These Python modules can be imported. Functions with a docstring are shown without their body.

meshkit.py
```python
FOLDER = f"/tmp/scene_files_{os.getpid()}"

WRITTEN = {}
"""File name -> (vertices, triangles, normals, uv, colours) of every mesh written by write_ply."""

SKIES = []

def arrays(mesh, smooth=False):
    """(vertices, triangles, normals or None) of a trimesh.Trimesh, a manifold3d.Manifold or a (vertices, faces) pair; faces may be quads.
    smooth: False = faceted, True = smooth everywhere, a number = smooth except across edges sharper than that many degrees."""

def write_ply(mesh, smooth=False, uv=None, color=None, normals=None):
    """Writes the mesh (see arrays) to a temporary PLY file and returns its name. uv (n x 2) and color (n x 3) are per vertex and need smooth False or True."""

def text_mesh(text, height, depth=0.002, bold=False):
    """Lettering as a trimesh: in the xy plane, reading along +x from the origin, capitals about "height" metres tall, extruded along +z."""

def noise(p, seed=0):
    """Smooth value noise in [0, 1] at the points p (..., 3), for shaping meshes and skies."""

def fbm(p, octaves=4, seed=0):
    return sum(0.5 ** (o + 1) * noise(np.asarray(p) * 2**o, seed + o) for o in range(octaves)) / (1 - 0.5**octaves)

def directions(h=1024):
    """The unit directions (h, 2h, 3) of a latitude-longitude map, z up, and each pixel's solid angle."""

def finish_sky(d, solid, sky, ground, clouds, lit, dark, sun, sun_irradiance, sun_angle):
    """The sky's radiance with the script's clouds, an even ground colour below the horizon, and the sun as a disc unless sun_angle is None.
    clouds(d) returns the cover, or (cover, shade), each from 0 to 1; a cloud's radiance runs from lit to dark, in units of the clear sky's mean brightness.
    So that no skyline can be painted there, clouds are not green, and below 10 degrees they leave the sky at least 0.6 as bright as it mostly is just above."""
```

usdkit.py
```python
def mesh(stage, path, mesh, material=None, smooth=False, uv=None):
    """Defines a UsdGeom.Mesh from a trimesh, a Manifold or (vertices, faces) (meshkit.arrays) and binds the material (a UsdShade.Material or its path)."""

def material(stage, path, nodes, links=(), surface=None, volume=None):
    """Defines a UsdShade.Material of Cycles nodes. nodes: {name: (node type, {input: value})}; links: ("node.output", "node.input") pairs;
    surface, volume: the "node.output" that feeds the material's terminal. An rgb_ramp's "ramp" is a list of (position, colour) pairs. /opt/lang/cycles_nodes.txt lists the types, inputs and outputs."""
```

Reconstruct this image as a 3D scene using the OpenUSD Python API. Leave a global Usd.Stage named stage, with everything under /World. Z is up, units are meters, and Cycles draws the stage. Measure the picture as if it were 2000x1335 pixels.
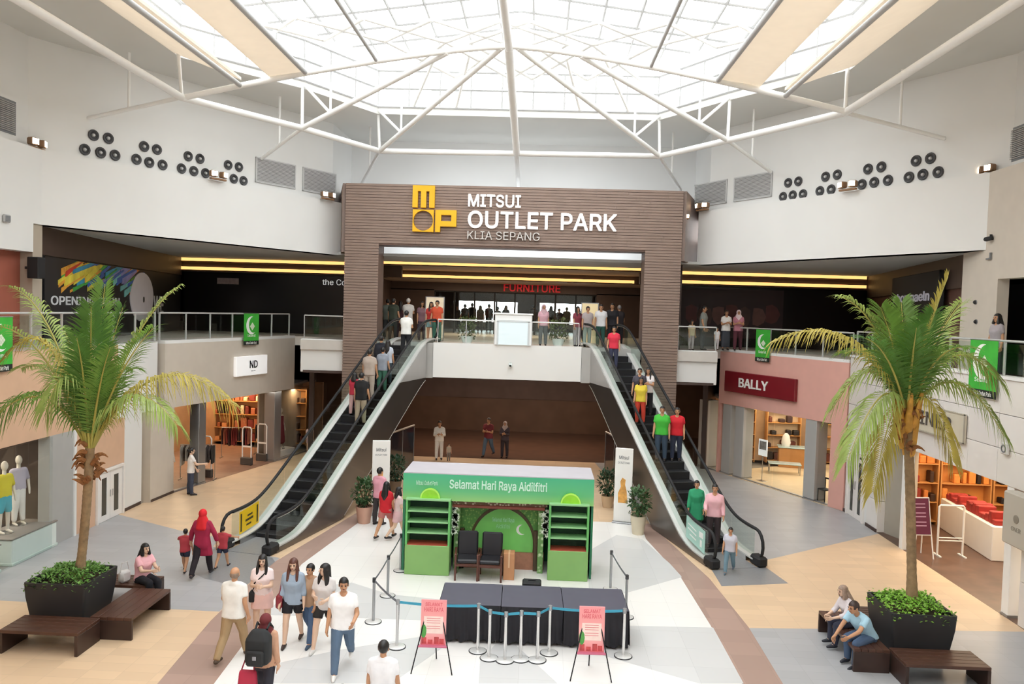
import math, random
import numpy as np, trimesh
import manifold3d as m3
from manifold3d import Manifold
from shapely.geometry import Polygon, box as sbox, LineString
from shapely.ops import unary_union
from shapely import affinity
import usdkit, meshkit
from pxr import Usd, UsdGeom, UsdLux, Gf, Sdf, UsdShade

stage = Usd.Stage.CreateInMemory()
UsdGeom.SetStageUpAxis(stage, 'Z'); UsdGeom.SetStageMetersPerUnit(stage, 1.0)
UsdGeom.Xform.Define(stage, '/World'); UsdGeom.Scope.Define(stage, '/World/Looks')

# ---------------------------------------------------------------- camera
FPX, CX, CY = 1550.0, 1000.0, 667.5          # focal length in pixels of the 2000 x 1335 frame
CAM = np.array([1.0, 0.0, 6.4])
yaw, pitch, roll = math.atan(55 / FPX), -math.atan(60.5 / FPX), math.atan(0.0295)
FW = np.array([-math.sin(yaw) * math.cos(pitch), math.cos(yaw) * math.cos(pitch), math.sin(pitch)])
_r = np.array([math.cos(yaw), math.sin(yaw), 0]); _u = np.cross(_r, FW)
RT, UP = _r * math.cos(roll) + _u * math.sin(roll), -_r * math.sin(roll) + _u * math.cos(roll)
EXPOSURE = 0.12
cam = UsdGeom.Camera.Define(stage, '/World/camera')
cam.CreateProjectionAttr('perspective')
cam.CreateHorizontalApertureAttr(36.0); cam.CreateVerticalApertureAttr(36.0 * 1335 / 2000)
cam.CreateFocalLengthAttr(36.0 * FPX / 2000)
cam.CreateClippingRangeAttr(Gf.Vec2f(0.1, 500)); cam.CreateExposureAttr(EXPOSURE)
cam.AddTransformOp().Set(Gf.Matrix4d(*RT, 0, *UP, 0, *(-FW), 0, *CAM, 1))

# ---------------------------------------------------------------- sky: even bright overcast over the glass roof
SKY = 1.2
dome = UsdLux.DomeLight.Define(stage, '/World/overcast_sky')
dome.CreateIntensityAttr(SKY); dome.CreateColorAttr(Gf.Vec3f(0.985, 0.995, 1.0))

def ray(x, y): return FW + RT * (x - CX) / FPX - UP * (y - CY) / FPX
def at(x, y, z=None, Y=None, pl=None):
    """The point of the place that the picture shows at pixel (x, y), on a level, a frontal or any upright plane."""
    d = ray(x, y)
    if z is not None: t = (z - CAM[2]) / d[2]
    elif Y is not None: t = (Y - CAM[1]) / d[1]
    else:
        a, b = np.array(pl[0], float), np.array(pl[1], float); n = np.array([-(b - a)[1], (b - a)[0]])
        t = ((a - CAM[:2]) @ n) / (d[:2] @ n)
    return CAM + t * d

# ---------------------------------------------------------------- materials
def lin(h):
    if not isinstance(h, str): return tuple(h)
    c = [int(h[i:i + 2], 16) / 255 for i in (1, 3, 5)]
    return tuple(x / 12.92 if x <= .04045 else ((x + .055) / 1.055) ** 2.4 for x in c)
MATS = {}
def mat(name, col, rough=.55, metal=0., var=.06, scale=3., spec=.5, bump=0., emit=None, es=0., coat=0., sss=0., trans=0.):
    """A principled surface whose colour drifts a little with a noise in object space."""
    if name in MATS: return MATS[name]
    c = np.array(lin(col))
    nodes = {'p': ('principled_bsdf', {'roughness': rough, 'metallic': metal, 'specular_ior_level': spec, 'coat_weight': coat})}
    links = []
    if var > 0:
        nodes['t'] = ('texture_coordinate', {}); nodes['n'] = ('noise_texture', {'scale': scale, 'detail': 3.0})
        nodes['r'] = ('rgb_ramp', {'ramp': [(.25, tuple(c * (1 - var))), (.75, tuple(np.minimum(c * (1 + var), .95)))]})
        links += [('t.object', 'n.vector'), ('n.fac', 'r.fac'), ('r.color', 'p.base_color')]
        if bump > 0:
            nodes['b'] = ('bump', {'strength': bump, 'distance': .01}); links += [('n.fac', 'b.height'), ('b.normal', 'p.normal')]
    else:
        nodes['p'][1]['base_color'] = tuple(c)
    if emit is not None: nodes['p'][1].update(emission_color=lin(emit), emission_strength=es)
    surf = 'p.BSDF'
    if trans > 0:
        nodes['tr'] = ('translucent_bsdf', {'color': tuple(c)}); nodes['mx'] = ('mix_closure', {'fac': trans})
        if var > 0: links.append(('r.color', 'tr.color'))
        links += [('p.BSDF', 'mx.closure1'), ('tr.BSDF', 'mx.closure2')]; surf = 'mx.closure'
    MATS[name] = usdkit.material(stage, '/World/Looks/' + name, nodes, links, surface=surf)
    return MATS[name]
def glass(name, tint=(.96, .98, .97), fres=.35, rough=.02):
    if name in MATS: return MATS[name]
    MATS[name] = usdkit.material(stage, '/World/Looks/' + name, {
        'w': ('layer_weight', {'blend': .5}), 'e': ('math', {'math_type': 'power', 'value2': 4.0}),
        'k': ('math', {'math_type': 'multiply_add', 'value2': fres, 'value3': .03}), 't': ('transparent_bsdf', {'color': tint}),
        'g': ('glossy_bsdf', {'color': (.9, .95, .93), 'roughness': rough}), 'm': ('mix_closure', {})},
        [('w.facing', 'e.value1'), ('e.value', 'k.value1'), ('k.value', 'm.fac'), ('t.BSDF', 'm.closure1'), ('g.BSDF', 'm.closure2')], surface='m.closure')
    return MATS[name]

# ---------------------------------------------------------------- stage helpers
USED = {}
def path_of(parent, name):
    base = str(parent.GetPath()) if parent is not None else '/World'
    k = USED.get((base, name), 0); USED[(base, name)] = k + 1
    return f'{base}/{name}' + (f'_{k:03d}' if k else '')
def tag(p, label=None, cat=None, group=None, kind=None):
    for k, v in (('label', label), ('category', cat), ('group', group), ('kind', kind)):
        if v: p.SetCustomDataByKey(k, v)
    return p
def thing(name, label, cat, loc=(0, 0, 0), rotz=0., group=None):
    x = UsdGeom.Xform.Define(stage, path_of(None, name))
    x.AddTranslateOp().Set(Gf.Vec3d(*map(float, loc)))
    if rotz: x.AddRotateZOp().Set(float(rotz))
    return tag(x.GetPrim(), label, cat, group)
def part(name, mesh, m, parent=None, smooth=False, label=None, kind=None, cat=None, group=None):
    if isinstance(mesh, MB): mesh = mesh.mesh()
    p = usdkit.mesh(stage, path_of(parent, name), mesh, m, smooth=smooth).GetPrim()
    return tag(p, label, cat, group, kind)
def one(name, mesh, m, label, cat, group=None, smooth=False, kind=None):
    """A thing that is a single mesh: its prim stands at the middle of its foot."""
    if isinstance(mesh, MB): mesh = mesh.mesh()
    if hasattr(mesh, 'to_mesh'): mesh = tm(mesh)
    b = mesh.bounds; o = np.array([(b[0][0] + b[1][0]) / 2, (b[0][1] + b[1][1]) / 2, b[0][2]])
    mesh = mesh.copy(); mesh.apply_translation(-o)
    p = part(name, mesh, m, None, smooth, label, kind, cat, group)
    UsdGeom.Xformable(p).AddTranslateOp().Set(Gf.Vec3d(*map(float, o)))
    return p
def struct(name, mesh, m=None, parent=None, smooth=False):
    p = part(name, mesh, m, parent, smooth)
    if parent is None: tag(p, kind='structure')
    return p
def struct_group(name):
    return tag(UsdGeom.Xform.Define(stage, path_of(None, name)).GetPrim(), kind='structure')
def dup(root, loc, rotz=0., label=None, group=None):
    was = root.GetCustomData(); name = root.GetName().rstrip('0123456789').rstrip('_')
    r = thing(name, label or was['label'], was['category'], loc, rotz, group or was.get('group'))
    r.GetReferences().AddInternalReference(root.GetPath()); r.SetInstanceable(True)
    return r

# ---------------------------------------------------------------- mesh helpers
def tm(m):
    a = m.to_mesh(); return trimesh.Trimesh(a.vert_properties[:, :3], a.tri_verts, process=False)
def T(m, M): m = m.copy(); m.apply_transform(M); return m
def trans(v): M = np.eye(4); M[:3, 3] = v; return M
def rotz(a): return trimesh.transformations.rotation_matrix(math.radians(a), (0, 0, 1))
def rotx(a): return trimesh.transformations.rotation_matrix(math.radians(a), (1, 0, 0))
def roty(a): return trimesh.transformations.rotation_matrix(math.radians(a), (0, 1, 0))
STAND = np.array([[1, 0, 0, 0], [0, 0, -1, 0], [0, 1, 0, 0], [0, 0, 0, 1.]])     # flat xy work stood up: it faces -y
_bx = np.array([[x, y, z] for x in (0, 1) for y in (0, 1) for z in (0, 1)], float)
_bf = np.array([[0, 1, 3], [0, 3, 2], [4, 6, 7], [4, 7, 5], [0, 4, 5], [0, 5, 1], [2, 3, 7], [2, 7, 6], [0, 2, 6], [0, 6, 4], [1, 5, 7], [1, 7, 3]])
class MB:
    def __init__(s): s.p = []
    def add(s, m, M=None):
        if hasattr(m, 'to_mesh'): m = tm(m)
        s.p.append(m if M is None else T(m, M)); return s
    def box(s, x0, x1, y0, y1, z0, z1, M=None):
        v = np.array([x0, y0, z0]) + _bx * np.array([x1 - x0, y1 - y0, z1 - z0])
        return s.add(trimesh.Trimesh(v, _bf, process=False), M)
    def rbox(s, x0, x1, y0, y1, z0, z1, b=.01, M=None): return s.add(rbox(x0, x1, y0, y1, z0, z1, b), M)
    def tube(s, p, q, r, r2=None, seg=10): return s.add(tube(p, q, r, r2, seg))
    def path(s, pts, r, seg=8): return s.add(sweep(pts, r, seg))
    def mesh(s): return trimesh.util.concatenate(s.p) if len(s.p) > 1 else s.p[0]
def bx(*a, M=None): return MB().box(*a, M=M).mesh()
def rbox(x0, x1, y0, y1, z0, z1, b=.01):
    """A box with chamfered edges."""
    b = min(b, (x1 - x0) / 2.01, (y1 - y0) / 2.01, (z1 - z0) / 2.01)
    c = np.array([(x0 + x1) / 2, (y0 + y1) / 2, (z0 + z1) / 2]); h = np.array([x1 - x0, y1 - y0, z1 - z0]) / 2
    pts = [c + np.array([sx, sy, sz]) * (h - b * (np.arange(3) != k)) for k in range(3) for sx in (-1, 1) for sy in (-1, 1) for sz in (-1, 1)]
    return tm(Manifold.hull_points(np.array(pts)))
def tube(p, q, r, r2=None, seg=10):
    p, q = np.array(p, float), np.array(q, float); r2 = r if r2 is None else r2
    d = q - p; L = np.linalg.norm(d); d = d / L
    a = np.cross(d, (0, 0, 1) if abs(d[2]) < .9 else (1, 0, 0)); a /= np.linalg.norm(a); b = np.cross(d, a)
    t = np.arange(seg) * 2 * math.pi / seg; c = np.outer(np.cos(t), a) + np.outer(np.sin(t), b)
    v = np.vstack([p + c * r, q + c * r2, [p], [q]]); i = np.arange(seg); j = (i + 1) % seg
    f = np.vstack([np.c_[i, i + seg, j], np.c_[j, i + seg, j + seg], np.c_[np.full(seg, 2 * seg), i, j], np.c_[np.full(seg, 2 * seg + 1), j + seg, i + seg]])
    return trimesh.Trimesh(v, f[:, ::-1], process=False)
def sweep(pts, r, seg=8, prof=None):
    """A round (or given profile) section carried along a polyline."""
    pts = np.array(pts, float); n = len(pts); rr = np.broadcast_to(r, n) if prof is None else np.ones(n)
    t = np.gradient(pts, axis=0); t /= np.linalg.norm(t, axis=1, keepdims=True)
    up = np.array([0, 0, 1.]) if np.abs(t[:, 2]).max() < .98 else np.array([.31, .95, .05])
    a = np.cross(t, up); a /= np.linalg.norm(a, axis=1, keepdims=True); b = np.cross(a, t)
    if prof is None:
        th = np.arange(seg) * 2 * math.pi / seg; prof = np.c_[np.cos(th), np.sin(th)]
    prof = np.asarray(prof, float); seg = len(prof)
    v = (pts[:, None] + rr[:, None, None] * (prof[None, :, :1] * a[:, None] + prof[None, :, 1:] * b[:, None])).reshape(-1, 3)
    f = []
    for k in range(n - 1):
        i = np.arange(seg) + k * seg; j = (np.arange(seg) + 1) % seg + k * seg
        f += [np.c_[i, j, i + seg], np.c_[j, j + seg, i + seg]]
    v = np.vstack([v, pts[:1], pts[-1:]]); i = np.arange(seg); j = (i + 1) % seg; e = (n - 1) * seg
    f += [np.c_[np.full(seg, n * seg), j, i], np.c_[np.full(seg, n * seg + 1), i + e, j + e]]
    return trimesh.Trimesh(v, np.vstack(f), process=False)
def prism(poly, z0, z1):
    """A plan polygon (shapely or points) given a height."""
    poly = poly if hasattr(poly, 'geom_type') else Polygon(poly)
    ms = []
    for g in getattr(poly, 'geoms', [poly]):
        if g.area < 1e-7: continue
        m = trimesh.creation.extrude_polygon(g, z1 - z0, engine='earcut'); m.apply_translation((0, 0, z0)); ms.append(m)
    return trimesh.util.concatenate(ms)
def slab(poly, d):
    """An outline in (x, z), stood up, front at y = 0, d deep to the back."""
    return T(prism(poly, -d, 0), STAND)
def relief(poly, d):
    """The same, standing d proud of y = 0 towards the front."""
    return T(prism(poly, 0, d), STAND)
def lathe(prof, seg=24):
    m = trimesh.creation.revolve(np.array(prof, float), sections=seg); return m
def text(s, h, d=.01, bold=False):
    """Lettering stood up: reads along +x, faces -y, its back at y = 0."""
    return T(meshkit.text_mesh(s, h, d, bold), STAND)
def centred(m, x=0, z=0):
    b = m.bounds; return T(m, trans((x - (b[0][0] + b[1][0]) / 2, 0, z - (b[0][2] + b[1][2]) / 2)))
def fit(m, w):
    """Squeeze lettering along x to a width."""
    b = m.bounds; S = np.eye(4); S[0, 0] = w / (b[1][0] - b[0][0]); return T(m, S)
def along(p, q):
    """Heading (degrees) of a front that reads from p to q, and its length."""
    return math.degrees(math.atan2(q[1] - p[1], q[0] - p[0])), math.hypot(q[0] - p[0], q[1] - p[1])
def place(p, q, z=0.):
    a, L = along(p, q); return trans((p[0], p[1], z)) @ rotz(a), L
def upright(p, q, z0, z1, t, holes=()):
    """An upright wall from p to q (plan); its front looks to the right of p -> q; t thick behind it; holes (s0, s1, z0, z1)."""
    M, L = place(p, q); poly = sbox(0, z0, L, z1)
    for h in holes: poly = poly.difference(sbox(h[0], h[2], h[1], h[3]))
    return T(slab(poly, t), M)
# ================================================================ the setting
Z2, ZR, ZF = 5.07, 6.0, 2.87            # upper floor, its handrail, underside of the shop fascias
L1 = ((-11.2, 25.4), (-9.3, 33.0)); R1 = ((8.45, 33.0), (11.35, 26.9))
M_white = mat('wall_paint_white', '#e6e6e4', .7, var=.02, scale=.6)
M_ceil = mat('ceiling_paint', '#dadad6', .8, var=.02, scale=.5)
M_grey = mat('panel_grey', '#aeadaa', .5, var=.03)
M_beige = mat('wall_beige', '#cec4b7', .65, var=.03)
M_beige2 = mat('wall_beige_dark', '#b3a797', .65, var=.03)
M_terra = mat('wall_terracotta', '#d8b294', .65, var=.04)
M_pink = mat('wall_salmon', '#e0ab9e', .6, var=.03)
M_brick = mat('wall_rust', '#a05a48', .65, var=.05)
M_stone = mat('stone_white_tile', '#e4e0dc', .35, var=.05, scale=1.5)
M_brown = mat('cladding_brown', '#8c776b', .5, var=.10, scale=2.)
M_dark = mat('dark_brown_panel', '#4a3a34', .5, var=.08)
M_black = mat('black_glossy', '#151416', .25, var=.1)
M_soft = mat('black_matt', '#1b1b1d', .7, var=.1)
M_steel = mat('brushed_steel', '#b8b8b6', .32, metal=1., var=.05, scale=8)
M_chrome = mat('polished_steel', '#d8d8d8', .12, metal=1., var=0)
M_wsteel = mat('white_painted_steel', '#f0f0ee', .45, var=.02)
M_gsteel = mat('grey_painted_steel', '#b4b4b4', .5, var=.02)
M_alu = mat('aluminium', '#a9abae', .38, metal=.8, var=.04)
G_rail = glass('rail_glass', (.90, .95, .93), .4)
G_shop = glass('shop_glass', (.95, .97, .97), .35)
G_roof = glass('roof_glass', (.97, .98, .98), .1)
def paving(name, col, w, h, rough=.32, var=.05):
    """Large stone tiles: only a fine darker joint and a slight drift of tone from tile to tile."""
    c = np.array(lin(col))
    MATS[name] = usdkit.material(stage, '/World/Looks/' + name, {
        'g': ('geometry', {}), 'b': ('brick_texture', {'offset': 0.0, 'scale': 1.0, 'brick_width': w, 'row_height': h, 'mortar_size': .004, 'mortar_smooth': .2,
              'color1': tuple(c * (1 - var)), 'color2': tuple(np.minimum(c * (1 + var), .92)), 'mortar': tuple(c * .86)}),
        'p': ('principled_bsdf', {'roughness': rough, 'specular_ior_level': .45})},
        [('g.position', 'b.vector'), ('b.color', 'p.base_color')], surface='p.BSDF')
    return MATS[name]
F_tan = paving('paving_tan', '#dabd9c', .6, .3, .38); F_grey = paving('paving_grey', '#a9a9ab', .6, .3, .38)
F_white = paving('paving_white', '#ebe9e6', .8, .8, .28, .02); F_lgrey = paving('paving_light_grey', '#cfcfcf', .8, .8, .28, .03)
F_brown = paving('paving_brown', '#a98e82', .6, .6, .36, .08)
F_plate = mat('floor_plate_steel', '#9a9b9d', .4, metal=.35, var=.05, scale=20)
F_wood = mat('floor_timber_dark', '#5f463a', .35, var=.25, scale=2.5)
F_wood2 = mat('floor_timber_brown', '#5b4236', .3, var=.2, scale=2.)

# ---- ground floor, cut into its paving fields
def G(pts): return Polygon([tuple(at(x, y, z=0)[:2]) for x, y in pts])
hall = Polygon([(-11.4, -9), (11.4, -9), (11.4, 26.8), (8.3, 33.4), (8.3, 34), (-9.1, 34), (-11.2, 25.4), (-11.4, 25)])
stripL = G([(690, 1000), (700, 1020), (602, 1089), (557, 1150), (490, 1209), (400, 1304), (372, 1334), (270, 1334), (310, 1320), (400, 1241), (427, 1206), (490, 1140), (544, 1092)])
stripL = Polygon([(-4.52, 24.3), (-4.22, 24.3), (-4.20, 23.3), (-4.72, 19.2), (-4.62, 17.0), (-4.45, 15.4), (-4.30, 12.9), (-4.0, 9.5), (-3.3, -9), (-4.2, -9), (-4.9, 9.5), (-5.22, 12.8), (-5.45, 15.5), (-5.48, 17.4), (-5.42, 19.3)])
stripR = Polygon([(4.25, 24.3), (4.55, 24.3), (4.62, 23.7), (5.32, 19.4), (5.5, 16.4), (5.45, 13.9), (5.2, 9.5), (4.6, -9), (3.7, -9), (4.2, 9.5), (4.72, 13.8), (4.72, 16.4), (4.62, 19.5), (4.2, 22.6)])
plaza = Polygon([(-4.2, 24.3), (4.4, 24.3), (4.25, 22.6), (4.65, 19.5), (4.75, 16.4), (4.75, 13.8), (4.2, 9.5), (3.7, -9), (-3.3, -9), (-4.0, 9.5), (-4.30, 12.9), (-4.45, 15.4), (-4.62, 17.0), (-4.72, 19.2), (-4.2, 23.3)])
lg = [G([(1204, 1044), (1254, 1052), (1337, 1125), (1150, 1178), (1150, 1075)]),
      G([(1080, 1228), (1222, 1221), (1402, 1225), (1464, 1334), (1366, 1334), (1180, 1280), (1080, 1255)]),
      G([(985, 1238), (1089, 1334), (935, 1334), (938, 1290)]),
      G([(528, 1334), (535, 1296), (653, 1270), (800, 1246), (913, 1229), (873, 1258), (765, 1334)]),
      G([(520, 1200), (560, 1152), (687, 1137), (760, 1160), (862, 1170), (862, 1212), (725, 1207)])]
lg = unary_union(lg).intersection(plaza)
plaza = plaza.difference(lg).difference(stripL).difference(stripR); stripL = stripL.difference(lg); stripR = stripR.difference(lg)
plateL = Polygon([(-7.3, 20.2), (-5.6, 19.6), (-5.42, 19.3), (-5.5, 17.4), (-6.6, 17.9), (-7.5, 18.6)])
plateR = Polygon([(5.52, 20.05), (6.98, 20.5), (7.2, 19.25), (5.5, 18.85)])
greyL = Polygon([(-11.4, 16.1), (-5.47, 16.0), (-5.5, 17.4), (-5.4, 19.6), (-7.4, 20.3), (-7.53, 21.08), (-8.93, 21.64), (-11.4, 23.0)])
greyR1 = Polygon([(6.95, 20.9), (7.24, 21.12), (11.45, 24.2), (11.45, 26.8), (8.3, 33.4), (8.3, 34), (3.5, 34), (4.6, 24)])
greyR2 = Polygon([(5.5, 16.35), (11.4, 16.8), (11.4, 10.5), (5.25, 10.5)])
used = unary_union([plaza, lg, stripL, stripR]); fields = [('white_paving', F_white, plaza), ('light_grey_paving', F_lgrey, lg), ('brown_border', F_brown, stripL), ('brown_border', F_brown, stripR)]
for nm, mm, pg in (('landing_plate', F_plate, plateL), ('landing_plate', F_plate, plateR), ('grey_paving', F_grey, greyL), ('grey_paving', F_grey, greyR1), ('grey_paving', F_grey, greyR2)):
    pg = pg.intersection(hall).difference(used); used = used.union(pg); fields.append((nm, mm, pg))
fields.append(('tan_paving', F_tan, hall.difference(used)))
floor = struct_group('floor')
for nm, mm, pg in fields: part(nm, prism(pg.buffer(-.0005), -.15, 0), mm, floor)
part('timber_floor', prism([(-9.1, 34), (8.3, 34), (11, 42), (-11, 42)], -.15, 0), F_wood2, floor)
part('shop_floor', prism([(11.4, 8), (20, 8), (20, 26.2), (12, 26.2), (11.4, 24.4)], -.15, 0), F_wood, floor)
part('shop_floor', prism([(11.35, 26.9), (8.45, 33.0), (14, 36), (17, 29)], -.15, 0.012), mat('shop_stone_floor', '#d8c3a2', .3, var=.06), floor)
part('shop_floor', prism([(-11.2, 25.4), (-9.3, 33.0), (-9.1, 34), (-16, 36), (-18, 26)], -.15, 0.0), mat('shop_timber_floor', '#8a6a58', .4, var=.15), floor)
part('shop_floor', prism([(-11.4, 8), (-11.4, 21.0), (-18, 21.0), (-18, 8)], -.15, 0.0), mat('shop_grey_floor', '#8e8a86', .4, var=.1), floor)

part('screed', prism(sbox(-24, -9.3, 24, 54), -.4, -.16), mat('screed', '#8a8680', .8), floor)
# ---- ground-floor walls and fascias, left
def wall(name, p, q, z0, z1, t, m, holes=()): return struct(name, upright(p, q, z0, z1, t, holes), m)
wall('wall_left', (-11.4, 20.75), (-11.4, 23.3), 0, ZF, .35, M_terra, [(1.02, 2.5, -.01, 1.52)])
struct('wall_left', upright((-11.4, -9), (-11.4, 22.9), ZF, Z2, .3), M_terra)
struct('wall_left', upright((-11.4, 22.9), (-11.4, 25.3), ZF, Z2, .3), M_white)
struct('wall_left', upright((-11.4, 23.3), (-11.4, 24.35), 0, ZF, .3), M_white)
struct('wall_left', upright((-11.75, 24.35), (-11.2, 24.5), 0, ZF, .2), M_beige2)
struct('wall_left', upright((-11.2, 24.5), (-11.1, 25.9), 0, ZF, .25), M_beige)
struct('wall_left', upright(L1[0], L1[1], ZF, Z2 - .07, .3), M_beige)
struct('trim_1', upright(L1[0], L1[1], Z2 - .07, Z2 + .03, .32), M_white)
struct('wall_left', upright((-11.4, 19.66), (-11.4, 20.75), 0, ZF, .3), M_grey)
struct('wall_left', upright((-11.4, -9), (-11.4, 11), 0, ZF, .3), M_terra)
struct('trim_2', upright((-11.36, 20.69), (-11.36, 20.79), 0, ZF, .1), M_white)
# ---- ground-floor walls and fascias, right: the near wall is faced with large stone tiles
struct('wall_right', upright((11.7, 24.9), (11.7, -9), ZF, 5.17, .3), M_stone)
struct('wall_right', upright((11.41, 26.9), (11.41, 25.1), 0, ZF, .3, [(.22, 1.62, -.01, 2.12)]), M_white)
tiles = struct_group('wall_right')
rng = random.Random(5)
TM = [mat('stone_tile_a', '#e6e2de', .35, var=.04, scale=1.5), mat('stone_tile_b', '#dfdbd8', .35, var=.04, scale=1.5), mat('stone_tile_c', '#e3dfd9', .38, var=.05, scale=1.2)]
def tile_wall(y1, y0, z0, z1, w, h, x=11.4):
    n, k = max(1, round((y1 - y0) / w)), max(1, round((z1 - z0) / h))
    for i in range(n):
        for j in range(k):
            a, b = y1 - (y1 - y0) * i / n, y1 - (y1 - y0) * (i + 1) / n
            c, d = z0 + (z1 - z0) * j / k, z0 + (z1 - z0) * (j + 1) / k
            part('tile', rbox(x - .004 * rng.random(), x + .28, b + .006, a - .006, c + .006, d - .006, .006), TM[rng.randrange(3)], tiles)
tile_wall(26.9, 12.0, ZF, 5.2, 1.24, .777)
tile_wall(25.1, 24.3, 0, ZF, 1.0, .96)
tile_wall(17.15, 12.0, 0, ZF, 1.3, .96)
struct('trim_3', bx(11.36, 11.7, 12, 26.9, 5.2, 5.27), M_white)
struct('wall_right', upright((11.62, 24.3), (11.9, 23.3), 0, ZF, .2), mat('wall_taupe', '#a29c90', .6, var=.03))
struct('trim_4', bx(11.38, 11.62, 22.55, 22.75, 0, ZF), M_white)
struct('wall_right', upright((11.95, 23.3), (11.45, 22.6), 0, ZF, .12), MATS['wall_taupe'])
struct('wall_right', upright((11.4, 12), (11.4, -9), 0, Z2, .3), M_white)
struct('wall_right', upright(R1[0], R1[1], ZF, Z2 - .07, .3), M_pink)
struct('trim_5', upright(R1[0], R1[1], Z2 - .07, Z2 + .03, .32), M_white)
struct('wall_right', upright(R1[0], R1[1], 0, ZF, .3, [(.12, 6.1, -.01, ZF + .01)]), M_pink)
# baseboards (dark)
struct('baseboard_left', MB().box(-11.4, -11.38, 23.35, 24.3, 0, .09).add(upright((-11.18, 24.55), (-11.08, 25.9), 0, .08, .02)).mesh(), M_dark)
struct('baseboard_right', MB().box(11.37, 11.4, 24.3, 25.1, 0, .1).box(11.36, 11.41, 26.72, 26.9, 0, .1).mesh(), M_dark)

# ---- bridge, end panels, slab of the upper floor
struct('trim_6', bx(-3.05, 2.57, 30.0, 30.12, 3.80, 5.12), M_white)
struct('trim_7', bx(-5.27, -3.06, 30.03, 30.15, 3.76, 5.10), M_grey); struct('trim_8', bx(2.58, 4.78, 30.03, 30.15, 3.76, 5.10), M_grey)
struct('trim_9', rbox(-8.22, -6.55, 30.25, 30.6, 3.82, 5.10, .02), M_white); struct('trim_10', rbox(6.18, 7.72, 30.25, 30.6, 3.82, 5.10, .02), M_white)
up_floor = unary_union([Polygon([(-8.2, 30.14), (7.7, 30.14), (7.7, 32.6), (8.45, 33.0), (11.65, 26.9), (11.65, -9), (24, -9), (24, 54), (-24, 54), (-24, -9), (-11.7, -9), (-11.7, 25.4), (-11.5, 25.5), (-9.6, 33.0), (-8.2, 33.0)])])
struct('floor', prism(up_floor, 4.7, Z2), mat('upper_floor_stone', '#d0ccc6', .3, var=.04))
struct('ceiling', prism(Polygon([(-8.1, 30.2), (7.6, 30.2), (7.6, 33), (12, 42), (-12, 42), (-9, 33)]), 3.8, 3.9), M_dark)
for pg in ([(-11.7, -9), (-11.7, 25.4), (-9.6, 33), (-9.6, 36), (-18, 36), (-18, -9)], [(11.7, -9), (11.65, 26.9), (8.75, 33), (8.8, 36), (20, 36), (20, -9)]):
    struct('ceiling', prism(pg, ZF, ZF + .1), mat('shop_ceiling', '#cfc6ba', .8, var=.02))

# ---- entrance hall under the bridge: dark timber and a dark hoarding with leaf shapes
struct('wall_back', upright((-11, 42), (11, 42), 0, 3.9, .2), mat('hoarding_brown', '#6a5040', .4, var=.18, scale=1.2))
struct('wall_back', bx(-6.2, 6.2, 41.93, 42, 1.75, 3.9), mat('hoarding_plum', '#66524c', .45, var=.15, scale=1.5))
struct('wall_left', upright((-8.6, 33.5), (-10.9, 42), 0, 3.9, .2), M_dark); struct('wall_right', upright((10.9, 42), (7.9, 33.5), 0, 3.9, .2), M_dark)

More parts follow.
